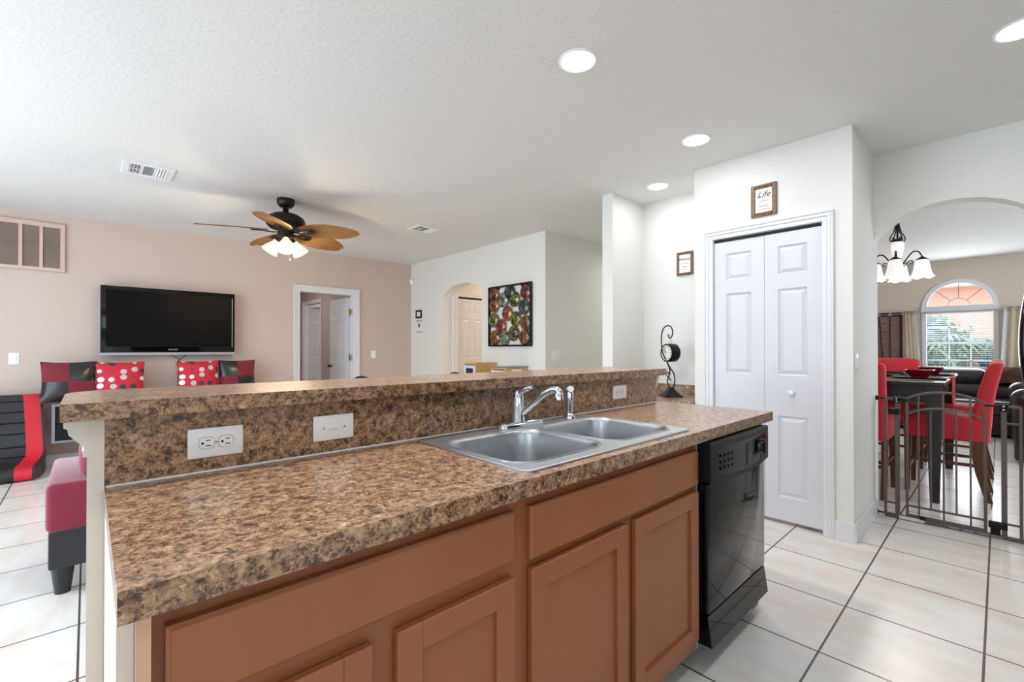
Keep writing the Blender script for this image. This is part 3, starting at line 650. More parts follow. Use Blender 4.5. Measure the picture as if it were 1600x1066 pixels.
for k in range(5):
    az = math.radians(283-72*k-43.02)
    R = Matrix.Translation((FX, FY, 2.318)) @ Matrix.Rotation(az, 4, 'Z') @ Matrix.Rotation(math.radians(1.5), 4, 'Y') @ Matrix.Rotation(math.radians(-13.5), 4, 'X')
    mb = MB(); n = 22; rows = []
    for i in range(n+1):
        u = i/n; x = .15+.56*u; hw = .145*(max(0, math.sin(PI*min(1, (u*.86+.10)))**.62)) if u < 1 else .004
        hw = max(hw if u < .985 else .03, .01)
        rows.append([(x, hw*v, .010*(1-v*v)-.012*u*u) for v in [-1+2*j/8 for j in range(9)]])
    mb.grid(rows)
    r = bmesh.ops.solidify(mb.bm, geom=list(mb.bm.faces), thickness=.007)
    bmesh.ops.transform(mb.bm, matrix=R, verts=mb.bm.verts)
    b = mb.build('blade', BLADE, fan, smooth=50)
    mb = MB()
    for s in (-1, 1): mb.tube([R @ Vector(p) for p in crom([(.06, 0, -.012), (.13, s*.012, -.014), (.19, s*.035, -.008), (.25, s*.036, -.008), (.285, s*.012, -.008), (.265, 0, -.008), (.22, s*.012, -.008)], 5)], .0055, 6)
    mb.build('blade_iron', BRONZE, b, smooth=60)
for k in range(3):
    az = math.radians(255+120*k); dx, dy = math.cos(az), math.sin(az)
    dirv = Vector((dx*.62, dy*.62, -.79)).normalized(); p = Vector((FX+dx*.055, FY+dy*.055, 2.262))
    MB().cone(p, p+dirv*.05, .018, .026, 16).build('socket', BRONZE, fan, smooth=40)
    Rm = Vector((0, 0, 1)).rotation_difference(dirv).to_matrix().to_4x4()
    q = p+dirv*.04
    s = MB().lathe([(.026, 0), (.03, .02), (.045, .05), (.062, .085), (.072, .118), (.075, .128), (.071, .127), (.06, .085), (.042, .05), (.024, .02)], q, seg=28, M=Rm).build('glass_shade', GLOW, fan, smooth=50)
    l = bpy.data.lights.new('fan_bulb', 'POINT'); l.energy = 8; l.color = (1, .80, .54); l.shadow_soft_size = .03
    o = bpy.data.objects.new('fan_bulb', l); COL.objects.link(o); o.location = q+dirv*.145
MB().cone((FX+.03, FY-.03, 2.25), (FX+.03, FY-.03, 2.06), .0015, seg=6).lathe([(0, -.014), (.007, -.008), (.006, .008), (0, .012)], (FX+.03, FY-.03, 2.05), seg=12).build('pull_chain', BRASS, fan, smooth=50)

# ------------------------------------------------------------------ living room
tv = thing('television', 'large flat black television mounted on the pink wall', 'television', (.74, 6.75, 1.13))
bx(.30, 1.18, 6.70, 6.749, 1.35, 1.75).build('wall_bracket', BLACKS, tv)
tx0, tx1, tz0, tz1 = .100, 1.365, 1.142, 1.905; ty = 6.61
bx(tx0, tx1, ty+.004, 6.70, tz0+.03, tz1, bev=.006).build('casing', BLACKG, tv, smooth=40)
bx(tx0+.045, tx1-.045, ty+.001, ty+.005, tz0+.095, tz1-.045).build('screen', SCREEN, tv)
bx(tx0-.002, tx1+.002, ty, 6.69, tz0, tz0+.03, bev=.003).build('speaker_strip', SILVER, tv)['label'] = 'silver strip along the lower edge'
text_mesh('SHARP', .026, Matrix.Translation((.735-.74, ty+.002-6.75, tz0+.062-1.13)) @ Matrix.Rotation(PI/2, 4, 'X') @ Matrix.Diagonal((1.2, 1, 1, 1)), 'logo', SILVER, tv)
bx(tx1-.032, tx1-.026, ty+.001, ty+.005, tz0+.09, tz1-.06).build('light_strip', SILVER, tv)
mb = MB().tube(crom([(.72, 6.66, 1.14), (.77, 6.68, 1.11), (.80, 6.69, 1.08), (.795, 6.70, .95), (.79, 6.70, .67)], 6), .004, 6).tube(crom([(.87, 6.66, 1.14), (.84, 6.68, 1.11), (.80, 6.69, 1.08)], 6), .004, 6).box(.78, .815, 6.66, 6.70, 1.0, 1.06, bev=.008)
tag(mb.build('power_cable', BLACKS), 'black cables hanging below the television', 'cable')
# wall media console
mc = thing('media_console', 'low wall hung console with grey frame and black doors under the television', 'console', (.735, 6.74, .29))
c0, c1 = -.253, 1.72
f = MB().box(c0, c1, 6.33, 6.745, .285, .305).box(c0, c1, 6.33, 6.745, .645, .665).box(c0, c0+.022, 6.33, 6.745, .305, .645).box(c1-.022, c1, 6.33, 6.745, .305, .645).box(c0+.022, c1-.022, 6.725, 6.745, .305, .645)
f.build('frame', GREYF, mc)
for k in range(4):
    w = (c1-c0-.044)/4; x = c0+.022+w*k; bx(x+.003, x+w-.003, 6.345, 6.36, .31, .47).box(x+.003, x+w-.003, 6.345, 6.36, .478, .64).build('door', BLACKS, mc)
# cushions
def cushion(name, label, cat, x, y, z, w, h, tilt, m, group=None, patch=False, rz=0):
    mb = MB(); n = 14; t = .075
    def P(u, v, s):
        e = (1-u*u)*(1-v*v); k = 1-.07*(1-abs(v))*abs(u)**3
        pin = 1-.06*(1-u*u); pin2 = 1-.06*(1-v*v)
        return (w/2*u*pin2, s*t*e**.55, h/2*v*pin)
    g = [-1+2*i/n for i in range(n+1)]
    for s in (-1, 1): mb.grid([[P(u, v, s) for u in g] for v in g])
    bmesh.ops.remove_doubles(mb.bm, verts=mb.bm.verts, dist=1e-4)
    if patch:
        for f in mb.bm.faces:
            c = f.calc_center_median(); f.material_index = 0 if (c.x < 0) == (c.z > 0) else 1
            if patch == 2: f.material_index = 1-f.material_index
    o = mb.build(name, m, smooth=70, origin=(0, 0, 0))
    o.location = (x, y, z+h/2*math.cos(tilt)); o.rotation_euler = (-tilt, 0, rz)
    return tag(o, label, cat, group)
PATM = [mat('maroon_velvet_patch', (122, 28, 44), .8, noise=.1, sheen=.5), mat('black_glossy_patch', (40, 36, 38), .25, bump=.2, bscale=15)]
cushion('cushion', 'patchwork cushion in maroon and black leatherette at the far left under the television', 'cushion', -.135, 6.50, .667, .42, .42, .12, PATM, patch=1)
cushion('cushion', 'red cushion with white and grey spots beside the left patchwork cushion', 'cushion', .265, 6.49, .667, .41, .41, .12, [SPOT])
cushion('cushion', 'red spotted cushion under the right part of the television', 'cushion', .97, 6.50, .667, .41, .41, .12, [SPOT])
cushion('cushion', 'maroon and black patchwork cushion at the right end under the television', 'cushion', 1.375, 6.53, .667, .41, .41, .10, PATM, patch=2)
# floor rocker
gr = thing('floor_rocker_chair', 'black and red padded floor chair leaning against the pink wall at the left edge', 'chair', (-.62, 6.3, 0))
prof = crom([(6.62, .745), (6.60, .75), (6.56, .735), (6.42, .42), (6.355, .25), (6.27, .17), (6.13, .13), (6.06, .10), (6.05, .04), (6.10, .01), (6.30, .02), (6.44, .14), (6.52, .30), (6.62, .60)], 4)
def strip(x0, x1):
    mb = MB()
    def sh(p): return -.045*max(0, min(1, (p.x-6.36)/.26)) - .055*max(0, min(1, (6.33-p.x)/.2))
    mb.loft([[(X+sh(p), p.x, p.y) for p in [Vector((a[0], a[1], 0)) for a in prof]] for X in (x0, x1)], cap0=True, cap1=True); return mb
strip(-1.0, -.425).build('padding', BLKLE, gr, smooth=40)
strip(-.425, -.312).build('side_stripe', REDLE, gr, smooth=40)['label'] = 'red stripe along the right side'
strip(-.312, -.292).build('side_edge', BLKLE, gr, smooth=40)
mb = MB()
for p in [(6.545, .70), (6.50, .60), (6.455, .50), (6.415, .40), (6.37, .28), (6.31, .195)]: mb.cone((-1.0, p[0]-.004, p[1]), (-.425-.045*max(0, min(1, (p[0]-6.36)/.26)), p[0]-.004, p[1]), .007, seg=8)
mb.build('seams', BLACKS, gr)
# crimson sofa
so = thing('sofa', 'crimson velvet sofa with black base behind the island half wall', 'sofa', (.9, 3.47, 0))
X0, X1, Y0, Y1 = -.145, 1.93, 3.10, 3.86
bx(X0+.01, X1-.01, Y0+.01, Y1-.01, .145, .335, bev=.012).build('base', BLKLE, so, smooth=40)
for a, b_ in ((X0, X0+.27), (X1-.27, X1)): bx(a, b_, Y0, Y1, .325, .56, bev=.028, seg=4).build('arm', VELV, so, smooth=60)
bx(X0+.275, X1-.275, Y0+.2, Y1, .33, .45, bev=.04, seg=4).build('seat', VELV, so, smooth=60)
o = bx(-.03, X1-.05, Y0+.03, Y0+.24, .54, .77, bev=.07, seg=5).build('backrest', VELV, so, smooth=60)
bx(X0+.275, X1-.275, Y0+.01, Y0+.195, .335, .56, bev=.02).build('back_panel', VELV, so, smooth=60)
for x in (X0+.06, X1-.06):
    for y in (Y0+.1, Y1-.1): MB().cone((x, y, 0), (x, y, .15), .030, .047, 18).build('leg', BLKLE, so, smooth=40)
# bar stools seen just above the bar
def stool(x, label):
    t = thing('bar_stool', label, 'stool', (x, 1.96, 0), group='bar stools behind the island')
    for sx in (-1, 1):
        for sy in (-1, 1): MB().cone((x+sx*.19, 1.96+sy*.17, 0), (x+sx*.15, 1.96+sy*.14, .70), .014, .016, 10).build('leg', BRONZE, t, smooth=40)
    MB().lathe([(0, .70), (.19, .70), (.2, .72), (.19, .76), (0, .77)], (x, 1.96, 0), seg=28).build('seat', STOOLM, t, smooth=40)
    MB().tube([(x+.165*math.cos(a), 1.96+.165*math.sin(a), .25) for a in [2*PI*i/24 for i in range(24)]], .008, 8, closed=True).build('foot_ring', BRONZE, t, smooth=60)
    pts = [(x+.115*math.sin(a), 2.02+.06*math.cos(a)) for a in [-1.2+2.4*i/14 for i in range(15)]]
    up = []; lo = []
    for i, (px, py) in enumerate(pts):
        k = 1-(i/7-1)**2; up.append((px, py, .985+.101*k**1.4)); lo.append((px, py, .90))
    mb = MB().grid([lo, up]); bmesh.ops.solidify(mb.bm, geom=list(mb.bm.faces), thickness=.03)
    mb.build('backrest', STOOLM, t, smooth=60)
    for i in (4, 10): MB().cone((pts[i][0], pts[i][1]-.03, .72), (pts[i][0], pts[i][1]-.005, .95), .01, seg=8).build('back_post', BRONZE, t, smooth=40)
stool(.955, 'grey-brown stool back peeking over the bar in front of the open doorway')
stool(1.50, 'grey-brown stool back peeking over the bar below the arched opening')
# small oak units against the right wall
def unit(y0, y1, h, label, panel):
    t = thing('storage_unit', label, 'cabinet', (3.78, (y0+y1)/2, 0))
    MB().box(3.61, 3.97, y0, y0+.018, 0, h).box(3.61, 3.97, y1-.018, y1, 0, h).box(3.61, 3.97, y0+.018, y1-.018, h-.02, h).box(3.95, 3.97, y0+.018, y1-.018, 0, h-.02).box(3.61, 3.95, y0+.018, y1-.018, 0, .05).build('carcass', OAK, t)
    for z0, z1 in ((.06, h*.5), (h*.5+.01, h-.03)):
        f = MB().box(3.6, 3.612, y0+.01, y0+.05, z0, z1).box(3.6, 3.612, y1-.05, y1-.01, z0, z1).box(3.6, 3.612, y0+.05, y1-.05, z0, z0+.04).box(3.6, 3.612, y0+.05, y1-.05, z1-.035, z1)
        d = f.build('door', mat('pale_blue_grey_door', (206, 214, 226), .4), t); bx(3.604, 3.61, y0+.05, y1-.05, z0+.04, z1-.035).build('door_glass', mat('smoked_glass', (34, 40, 58), .15), d)
    if panel: bx(3.70, 3.86, y0-.003, y0, h-.16, h-.02).build('side_panel', WPLAS, t); bx(3.60, 3.975, y0-.004, y1, h, h+.012).build('top_board', GREYF, t)
unit(4.54, 4.79, 1.03, 'small light oak unit with glazed front, left of two below the wall art', False)
unit(3.97, 4.24, .985, 'lower light oak unit with grey top, right of two below the wall art', True)
# wall art with discs
art = thing('wall_art', 'black framed metal wall art filled with glazed round discs', 'wall art', (3.965, 4.285, 1.245))
ya, yb_, za, zb = 4.690, 3.885, 1.245, 2.035; fx0, fx1 = 3.935, 3.962
MB().box(fx0, fx1, yb_, yb_+.022, za, zb).box(fx0, fx1, ya-.022, ya, za, zb).box(fx0, fx1, yb_+.022, ya-.022, za, za+.022).box(fx0, fx1, yb_+.022, ya-.022, zb-.022, zb).box(fx1, 3.975, ya-.2, ya-.17, zb-.04, zb-.02).box(fx1, 3.975, yb_+.17, yb_+.2, zb-.04, zb-.02).build('frame', IRON, art)
DISC = [(160, 250, 'r'), (383, 190, 'k'), (600, 235, 'r'), (305, 340, 'm'), (445, 335, 'g'), (180, 410, 'o'), (562, 440, 'k'), (355, 520, 'o'), (460, 595, 'g'), (160, 610, 'g'), (592, 650, 'o'), (270, 690, 'r'), (435, 785, 'g'), (190, 840, 'o'), (315, 868, 'm'), (575, 855, 'o')]
for i, (x, y, c) in enumerate(DISC):
    u = (x-105)/550; top = 172-65*u; v = (y-top)/(957-top)
    yy = ya+(yb_-ya)*u; zz = zb+(za-zb)*v; rad = .098
    yy = min(max(yy, yb_+.022+rad*.80), ya-.022-rad*.80); zz = min(max(zz, za+.022+rad*.9), zb-.022-rad*.78)
    MB().lathe([(0, .022), (rad*.4, .02), (rad*.75, .012), (rad*.93, .002), (rad, -.004), (rad*.93, -.006)], (0, 0, 0), seg=28, M=Matrix.Translation((3.945-(i % 2)*.004, yy, zz)) @ Matrix.Rotation(-PI/2, 4, 'Y')).build('disc', GL[c], art, smooth=60)
# motion sensor, small frame, wall lettering
tag(MB().lathe([(0, .05), (.02, .046), (.036, .03), (.042, .01), (.042, 0)], (3.968, 6.69, 2.335), seg=20, M=Matrix.Rotation(-PI/2, 4, 'Y') @ Matrix.Diagonal((1.5, 1, 1, 1))).build('motion_sensor', WPLAS, smooth=50), 'white motion sensor in the corner above the small frame', 'sensor')
pf = thing('picture_frame', 'tiny dark picture frame on the white wall beside the pink corner', 'picture frame', (3.97, 6.49, 1.72))
MB().box(3.957, 3.974, 6.405, 6.43, 1.715, 1.845).box(3.957, 3.974, 6.55, 6.575, 1.715, 1.845).box(3.957, 3.974, 6.43, 6.55, 1.715, 1.742).box(3.957, 3.974, 6.43, 6.55, 1.818, 1.845).build('frame', BRONZE, pf)
bx(3.966, 3.974, 6.43, 6.55, 1.742, 1.818).build('print', PAPER, pf)
wl = thing('wall_lettering', 'small dark motif between two faint lines of script under the tiny frame', 'decal', (3.974, 6.49, 1.44))
bx(3.9725, 3.9748, 6.47, 6.51, 1.565, 1.625).build('motif', INK, wl)
for z in (1.67, 1.49):
    MB().tube([(3.974, 6.58-.0062*i, z+.012*math.sin(i*1.9)*(.6+.4*math.cos(i*.7))) for i in range(30)], .0035, 5).build('script_line', INKG, wl)
# return air grille
rg = thing('air_return_grille', 'large pink-painted return air grille high on the wall at the left edge', 'vent', (-.56, 6.74, 2.03))
gx0, gx1, gz0, gz1 = -.95, -.178, 2.02, 2.52
bx(gx0, gx1, 6.737, 6.75, gz0, gz1).build('filter', FILTER, rg)
f = MB(); gy = 6.722
f.box(gx0, gx1, gy, 6.737, gz0, gz0+.035).box(gx0, gx1, gy, 6.737, gz1-.045, gz1)
for a, b_ in ((gx0, gx0+.04), (-.775, -.75), (-.512, -.485), (-.365, -.34), (-.212, gx1)): f.box(a, b_, gy, 6.737, gz0+.035, gz1-.045)
f.build('frame', GRILLE, rg)
s = MB(); nz = 34
for i in range(nz):
    z = gz0+.04+(gz1-gz0-.09)*i/nz; s.box(gx0+.04, -.212, -.004, .004, -.0008, .0008, M=Matrix.Translation((0, 6.731, z)) @ Matrix.Rotation(-.7, 4, 'X'))
s.build('louvers', FILTER, rg)

# ------------------------------------------------------------------ nook: desk counter, clock, signs
dk = thing('desk_counter', 'speckled brown desk counter in the nook behind the island', 'counter', (3.72, 2.0, 0))
bx(3.46, 3.963, 1.642, 2.373, .762, .80).build('top', LAM, dk); bx(3.963, 3.984, 1.642, 2.373, .762, .888).build('splash', LAM, dk)
bx(3.52, 3.96, 1.645, 2.37, .0, .762).build('cabinet', WOOD, dk)
ck = thing('table_clock', 'black double faced station clock hanging from a scrolled iron stand', 'clock', (3.70, 1.945, .80))
cx_, cy_ = 3.70, 1.945
lat = Vector((.731*.9, -.682*.9, 0)).normalized()      # plane of the scroll
def LP(u, z): return Vector((cx_, cy_, .80))+lat*u+Vector((0, 0, z))
mb = MB(); sq = [(1, 1), (-1, 1), (-1, -1), (1, -1)]
dn = lat.cross(Vector((0, 0, 1)))
def sqr(w, z): return [Vector((cx_, cy_, .80+z))+(lat*a+dn*b_)*w for a, b_ in sq]
mb.loft([sqr(.078, 0), sqr(.078, .008), sqr(.066, .016), sqr(.045, .036), sqr(.028, .06), sqr(.022, .066), sqr(.018, .078)], cap0=True, cap1=True); mb.build('foot', IRON, ck, smooth=25)
def zpx(x, y): return ((x-230)/166*.165, (885-y)/6.66/711*3.93)   # tracing scale of the stand
SC = lambda pts: [LP((x-228)*.00083, (885-y)*.00083) for x, y in pts]
MB().tube(crom(SC([(228, 800), (205, 770), (190, 725), (200, 690), (215, 640), (212, 590), (185, 520)]), 6), .0055, 8).tube(crom(SC([(235, 800), (260, 765), (268, 700), (255, 640), (215, 580), (185, 520), (160, 470), (140, 420), (130, 340), (130, 250), (150, 175), (190, 145), (225, 155), (247, 200), (240, 250), (220, 275), (205, 262), (202, 235)]), 6), .0055, 8).tube(crom(SC([(230, 718), (205, 690), (182, 660), (182, 635), (197, 633), (205, 655)]), 6), .0045, 8).build('scroll_stand', IRON, ck, smooth=60)
cc = LP((222-228)*.00083, (885-428)*.00083); nrm = Vector((-.915, .40, 0)).normalized()
RM = Vector((0, 0, 1)).rotation_difference(nrm).to_matrix().to_4x4()
body = MB().lathe([(.066, -.042), (.075, -.046), (.079, -.04), (.079, .04), (.075, .046), (.066, .042)], cc, seg=36, M=RM).build('case', IRON, ck, smooth=40)
MB().tube([cc+Vector((0, 0, .098))+lat*.013*math.cos(a)+Vector((0, 0, .013*math.sin(a))) for a in [2*PI*i/16 for i in range(16)]], .0025, 6, closed=True).cone(cc+Vector((0, 0, .076)), cc+Vector((0, 0, .09)), .007).build('hanging_ring', NICKEL, ck, smooth=60)
for s in (1, -1):
    fc = MB().lathe([(0, s*.041), (.067, s*.041), (.067, s*.0405)], cc, seg=32, M=RM).build('dial', PAPER, ck)
    mk = MB()
    up = Vector((0, 0, 1)); rt = up.cross(nrm*s).normalized()
    for h_ in range(12):
        a = 2*PI*h_/12; dv = up*math.cos(a)+rt*math.sin(a); c0_ = cc+nrm*s*.0416
        mk.cone(c0_+dv*.046, c0_+dv*.060, .0028, seg=5)
    for a, L_, w in ((math.radians(-65), .032, .0028), (math.radians(-35), .044, .002)): dv = up*math.cos(a)+rt*math.sin(a); mk.cone(cc+nrm*s*.0425, cc+nrm*s*.0425+dv*L_, w, w*.5, seg=5)
    mk.build('numerals_and_hands', INK, fc)
def sign(name, label, X, y0, y1, z0, z1, title, tsize, lines, fw):
    t = thing(name, label, 'sign', (X, (y0+y1)/2, z0)); cy = (y0+y1)/2
    f = MB().box(X-.016, X-.001, y0, y0+fw, z0, z1, bev=.003, seg=1).box(X-.016, X-.001, y1-fw, y1, z0, z1, bev=.003, seg=1).box(X-.016, X-.001, y0+fw, y1-fw, z0, z0+fw, bev=.003, seg=1).box(X-.016, X-.001, y0+fw, y1-fw, z1-fw, z1, bev=.003, seg=1)
    for i in range(7):
        for zz in (z0+fw*.55, z1-fw*.55): f.lathe([(0, .006), (.006, .003), (.008, 0)], (0, 0, 0), seg=8, M=Matrix.Translation((X-.016, y0+fw+(y1-y0-2*fw)*(i+.5)/7, zz)) @ Matrix.Rotation(-PI/2, 4, 'Y'))
    f.build('frame', BRFR, t); bx(X-.010, X-.001, y0+fw, y1-fw, z0+fw, z1-fw).build('card', PAPER, t)
    ih = z1-z0-2*fw; R = Matrix(((0, 0, -1, 0), (-1, 0, 0, 0), (0, 1, 0, 0), (0, 0, 0, 1)))
    text_mesh(title, tsize, Matrix.Translation((-.0108, 0, z1-fw-ih*.26-z0)) @ R, 'title', INK, t, shear=.35)
    for i, (k, wd) in enumerate(lines):
        zz = z1-fw-ih*k; n = 34
        MB().tube([(X-.0106, cy+wd*(y1-y0-2*fw)*(.5-q/n), zz+.0022*math.sin(q*2.1)*(1+.6*math.sin(q*.9))) for q in range(n+1)], .0011, 4).build('script_line', INKG if i % 2 == 0 else INK, t)
    return t
sign('framed_sign', 'bronze framed script sign reading Life above the pantry door', 3.5, 1.05, 1.217, 2.152, 2.378, 'Life', .058, [(.52, .6), (.74, .55), (.88, .8)], .029)
sign('framed_sign', 'bronze framed script sign reading Welcome on the nook wall above the clock', 3.985, 1.876, 2.03, 1.885, 2.098, 'Welcome', .03, [(.5, .75), (.68, .35), (.85, .6)], .024)
# ------------------------------------------------------------------ refrigerator at right edge
fr = thing('refrigerator', 'black refrigerator whose bowed door handle shows at the right picture edge', 'refrigerator', (1.95, -.55, 0))
bx(1.5, 2.4, -.94, -.20, 0.02, 1.78, bev=.01).build('cabinet', BLACKS, fr, smooth=40)
for a, b_ in ((1.5, 1.945), (1.955, 2.4)): bx(a, b_, -.195, -.125, .06, 1.78, bev=.015, seg=3).build('door', BLACKG, fr, smooth=50)
for x in (1.925, 1.975):
    MB().tube([(x, -.052-.61*(z-1.23)**2, z) for z in [.86+.74*i/24 for i in range(25)]], .0155, 12).cone((x, -.125, .88), (x, -.118, .88), .02).cone((x, -.125, 1.58), (x, -.118, 1.58), .02).build('handle', BLACKG, fr, smooth=60)

# ------------------------------------------------------------------ safety gate
gt = thing('safety_gate', 'bronze-grey metal safety gate across the dining room archway', 'gate', (4.25, .22, 0)); GX = 4.25
def vbar(name, y, z0, z1, w=.012, par=None): return bx(GX-w/2, GX+w/2, y-w/2, y+w/2, z0, z1, bev=.002, seg=1).build(name, GATEM, par or gt)
fr_ = bx(GX-.012, GX+.012, -.105, .575, .004, .03, bev=.003, seg=1).build('floor_bar', GATEM, gt)
bx(GX-.0132, GX-.0118, .36, .495, .006, .028).build('sticker', STICK, fr_)
for a in (.24, .17, .10, .04): bx(GX-.0132, GX-.0118, a-.05, a, .010, .024).build('sticker', GREYF, fr_)
vbar('frame_post', .571, .02, .862, .016); vbar('frame_post', .503, .02, .862, .026); vbar('frame_post', -.016, .02, .852, .026); vbar('frame_post', -.088, .02, .852, .016)
bx(GX-.007, GX+.007, .503, .575, .848, .864).build('frame_rail', GATEM, gt); bx(GX-.006, GX+.006, .509, .565, .10, .112).build('frame_rail', GATEM, gt)
bx(GX-.007, GX+.007, -.09, -.01, .84, .856).build('frame_rail', GATEM, gt); bx(GX-.006, GX+.006, -.082, -.026, .735, .747).build('frame_rail', GATEM, gt); bx(GX-.006, GX+.006, -.082, -.026, .10, .112).build('frame_rail', GATEM, gt)
for z in (.855, .022):
    MB().cone((GX, .624, z), (GX, .578, z), .006).cone((GX, .624, z), (GX, .612, z), .018).build('wall_bolt', BLACKS, gt, smooth=40)
    MB().cone((GX, -.184, z-.004), (GX, -.092, z-.004), .006).cone((GX, -.184, z-.004), (GX, -.172, z-.004), .018).build('wall_bolt', BLACKS, gt, smooth=40)
gd = vbar('gate_panel', .451, .03, .865, .016)
vbar('gate_post', .067, .03, .86, .016)
def arch(zc, ze): return [(GX, .451-(.384)*i/20, ze+(zc-ze)*(1-((i-10)/10)**2)**.8) for i in range(21)]
MB().tube(arch(.915, .858), .0085, 8).build('arched_rail', GATEM, gt, smooth=60); MB().tube(arch(.805, .748), .007, 8).build('arched_rail', GATEM, gt, smooth=60)
bx(GX-.006, GX+.006, .067, .451, .10, .112).build('lower_rail', GATEM, gt); bx(GX-.007, GX+.007, .067, .451, .034, .048).build('lower_rail', GATEM, gt)
for y, z0, z1 in ((.389, .04, .888), (.327, .108, .785), (.263, .04, .912), (.201, .108, .795), (.134, .04, .892)): vbar('bar', y, z0, z1, .010)
bx(GX-.022, GX+.014, .485, .525, .825, .872, bev=.004).box(GX-.018, GX+.012, .44, .485, .838, .866, bev=.004).build('latch', BLACKS, gt); bx(GX-.024, GX+.014, .49, .55, .745, .785, bev=.006).build('latch_handle', BLACKS, gt)
bx(GX-.022, GX+.014, -.035, .005, .815, .862, bev=.004).box(GX-.012, GX+.008, .0, .067, .842, .856, bev=.003).build('hinge_block', BLACKS, gt)
bx(GX-.03, GX-.008, -.03, .055, .07, .115, bev=.006).box(GX-.022, GX+.01, .0, .045, .03, .07, bev=.004).build('lower_latch', BLACKS, gt); bx(GX-.022, GX+.008, .355, .385, .026, .045, bev=.003).build('lower_catch', BLACKS, gt)
for (y, z) in ((.505, .838), (.505, .858), (-.015, .828), (-.015, .85)): MB().cone((GX-.0235, y, z), (GX-.021, y, z), .005, seg=10).build('screw', WPLAS, gt)

# ------------------------------------------------------------------ dining room
tb = thing('dining_table', 'counter height espresso wood dining table seen through the archway', 'table', (5.65, .80, 0))
bx(4.83, 6.48, .29, 1.31, .923, .953, bev=.005).build('tabletop', TABW, tb)
MB().box(4.90, 6.41, .345, .365, .78, .923).box(4.90, 6.41, 1.235, 1.255, .78, .923).box(4.88, 4.90, .345, 1.255, .78, .923).box(6.41, 6.43, .345, 1.255, .78, .923).build('apron', TABW, tb)
for x in (4.90, 6.39):
    for y in (.355, 1.225):
        MB().loft([[(x+a*.028, y+b_*.028, 0) for a, b_ in sq], [(x+a*.046, y+b_*.046, .70) for a, b_ in sq], [(x+a*.046, y+b_*.046, .92) for a, b_ in sq]], cap0=True, cap1=True).build('leg', TABW, tb)
def chair(label):
    t = thing('dining_chair', label, 'chair')
    def sec(hx, y0, y1, z, r=.03, n=3): return [(x, y, z) for x, y in rrect(-hx, hx, y0, y1, r, n)]
    MB().loft([sec(.225, -.235, .255, .475), sec(.23, -.24, .26, .49), sec(.228, -.235, .26, .63), sec(.22, -.23, .25, .655), sec(.18, -.19, .21, .665)], cap0=True, cap1=True).build('seat_cover', RED, t, local=True, smooth=50)
    MB().loft([sec(.222, -.262, -.15, .47), sec(.226, -.268, -.15, .60), sec(.225, -.275, -.165, .72), sec(.224, -.30, -.20, .90), sec(.226, -.33, -.24, 1.05), sec(.222, -.338, -.255, 1.085), sec(.20, -.335, -.265, 1.10), sec(.12, -.325, -.28, 1.108, .02)], cap0=True, cap1=True).build('back_cover', RED, t, local=True, smooth=50)
    for sx in (-1, 1):
        MB().loft([[(sx*.205+a*.016, .235+b_*.016, 0) for a, b_ in sq], [(sx*.20+a*.024, .23+b_*.024, .48) for a, b_ in sq]], cap0=True, cap1=True).build('leg', CHWOOD, t, local=True)
        R = []
        for z, y in ((0, -.255), (.1, -.232), (.22, -.205), (.34, -.19), (.48, -.19)): w = .017+.012*z/.48; R.append([(sx*.205+a*.02, y+b_*w*1.2, z) for a, b_ in sq])
        MB().loft(R, cap0=True, cap1=True).build('leg', CHWOOD, t, local=True)
        bx(sx*.205-.010, sx*.205+.010, -.21, .225, .265, .29).build('stretcher', CHWOOD, t, local=True)
    bx(-.2, .2, .222, .24, .19, .215).build('stretcher', CHWOOD, t, local=True); bx(-.2, .2, -.225, -.205, .24, .265).build('stretcher', CHWOOD, t, local=True)
    return t
GC = 'red covered dining chairs'
c1 = chair('red slipcovered chair nearest the gate on the right side of the table'); c1.location = (5.395, .315, 0); c1['group'] = GC
dup(c1, (6.375, .315, 0), 0, 'red slipcovered chair mostly hidden behind the nearest right side chair', GC)
dup(c1, (4.93, .845, 0), -PI/2, 'red slipcovered chair at the near table end beside the white wall', GC)
dup(c1, (6.43, .822, 0), PI/2, 'red slipcovered chair at the far table end facing the gate', GC)
# table settings
def squ(cx, cy, w, z): return [(x, y, z) for x, y in rrect(cx-w, cx+w, cy-w, cy+w, w*.25, 3)]
def setting(x, y, lab, bowl=True):
    z = .9535
    tag(bx(x-.22, x+.22, y-.165, y+.165, z, z+.003).build('placemat', MATB), 'beige placemat '+lab, 'placemat', 'beige placemats'); z += .0035
    tag(MB().loft([squ(x, y, .13, z), squ(x, y, .180, z+.012), squ(x, y, .184, z+.016), squ(x, y, .177, z+.016), squ(x, y, .126, z+.005)], cap0=True, cap1=True).build('plate', PLATEB, smooth=40), 'black square plate '+lab, 'plate', 'black square plates'); z += .0055
    if bowl: tag(MB().loft([squ(x, y, .05, z), squ(x, y, .075, z+.035), squ(x, y, .096, z+.07), squ(x, y, .090, z+.07), squ(x, y, .07, z+.037), squ(x, y, .045, z+.01)], cap0=True, cap1=True).build('bowl', BOWLR, smooth=40), 'red square bowl '+lab, 'bowl', 'red square bowls')
setting(5.28, .475, 'at the near right place on the table')
setting(6.13, .465, 'at the far right place on the table')
setting(5.07, .90, 'at the near end of the table', False)
setting(6.24, .86, 'at the far end of the table', False)
mb = MB()
mb.grid([[(x+.004*math.sin(y*30), y, z) for x in (5.46, 5.6, 5.75, 5.92)] for y, z in ((1.316, .70), (1.316, .955), (1.1, .958), (.7, .958), (.32, .958), (.286, .955), (.283, .9), (.286, .8), (.28, .70))])
bmesh.ops.solidify(mb.bm, geom=list(mb.bm.faces), thickness=.003)
tag(mb.build('table_runner', CORAL, smooth=60), 'coral cloth runner hanging over the right edge of the dining table', 'cloth')
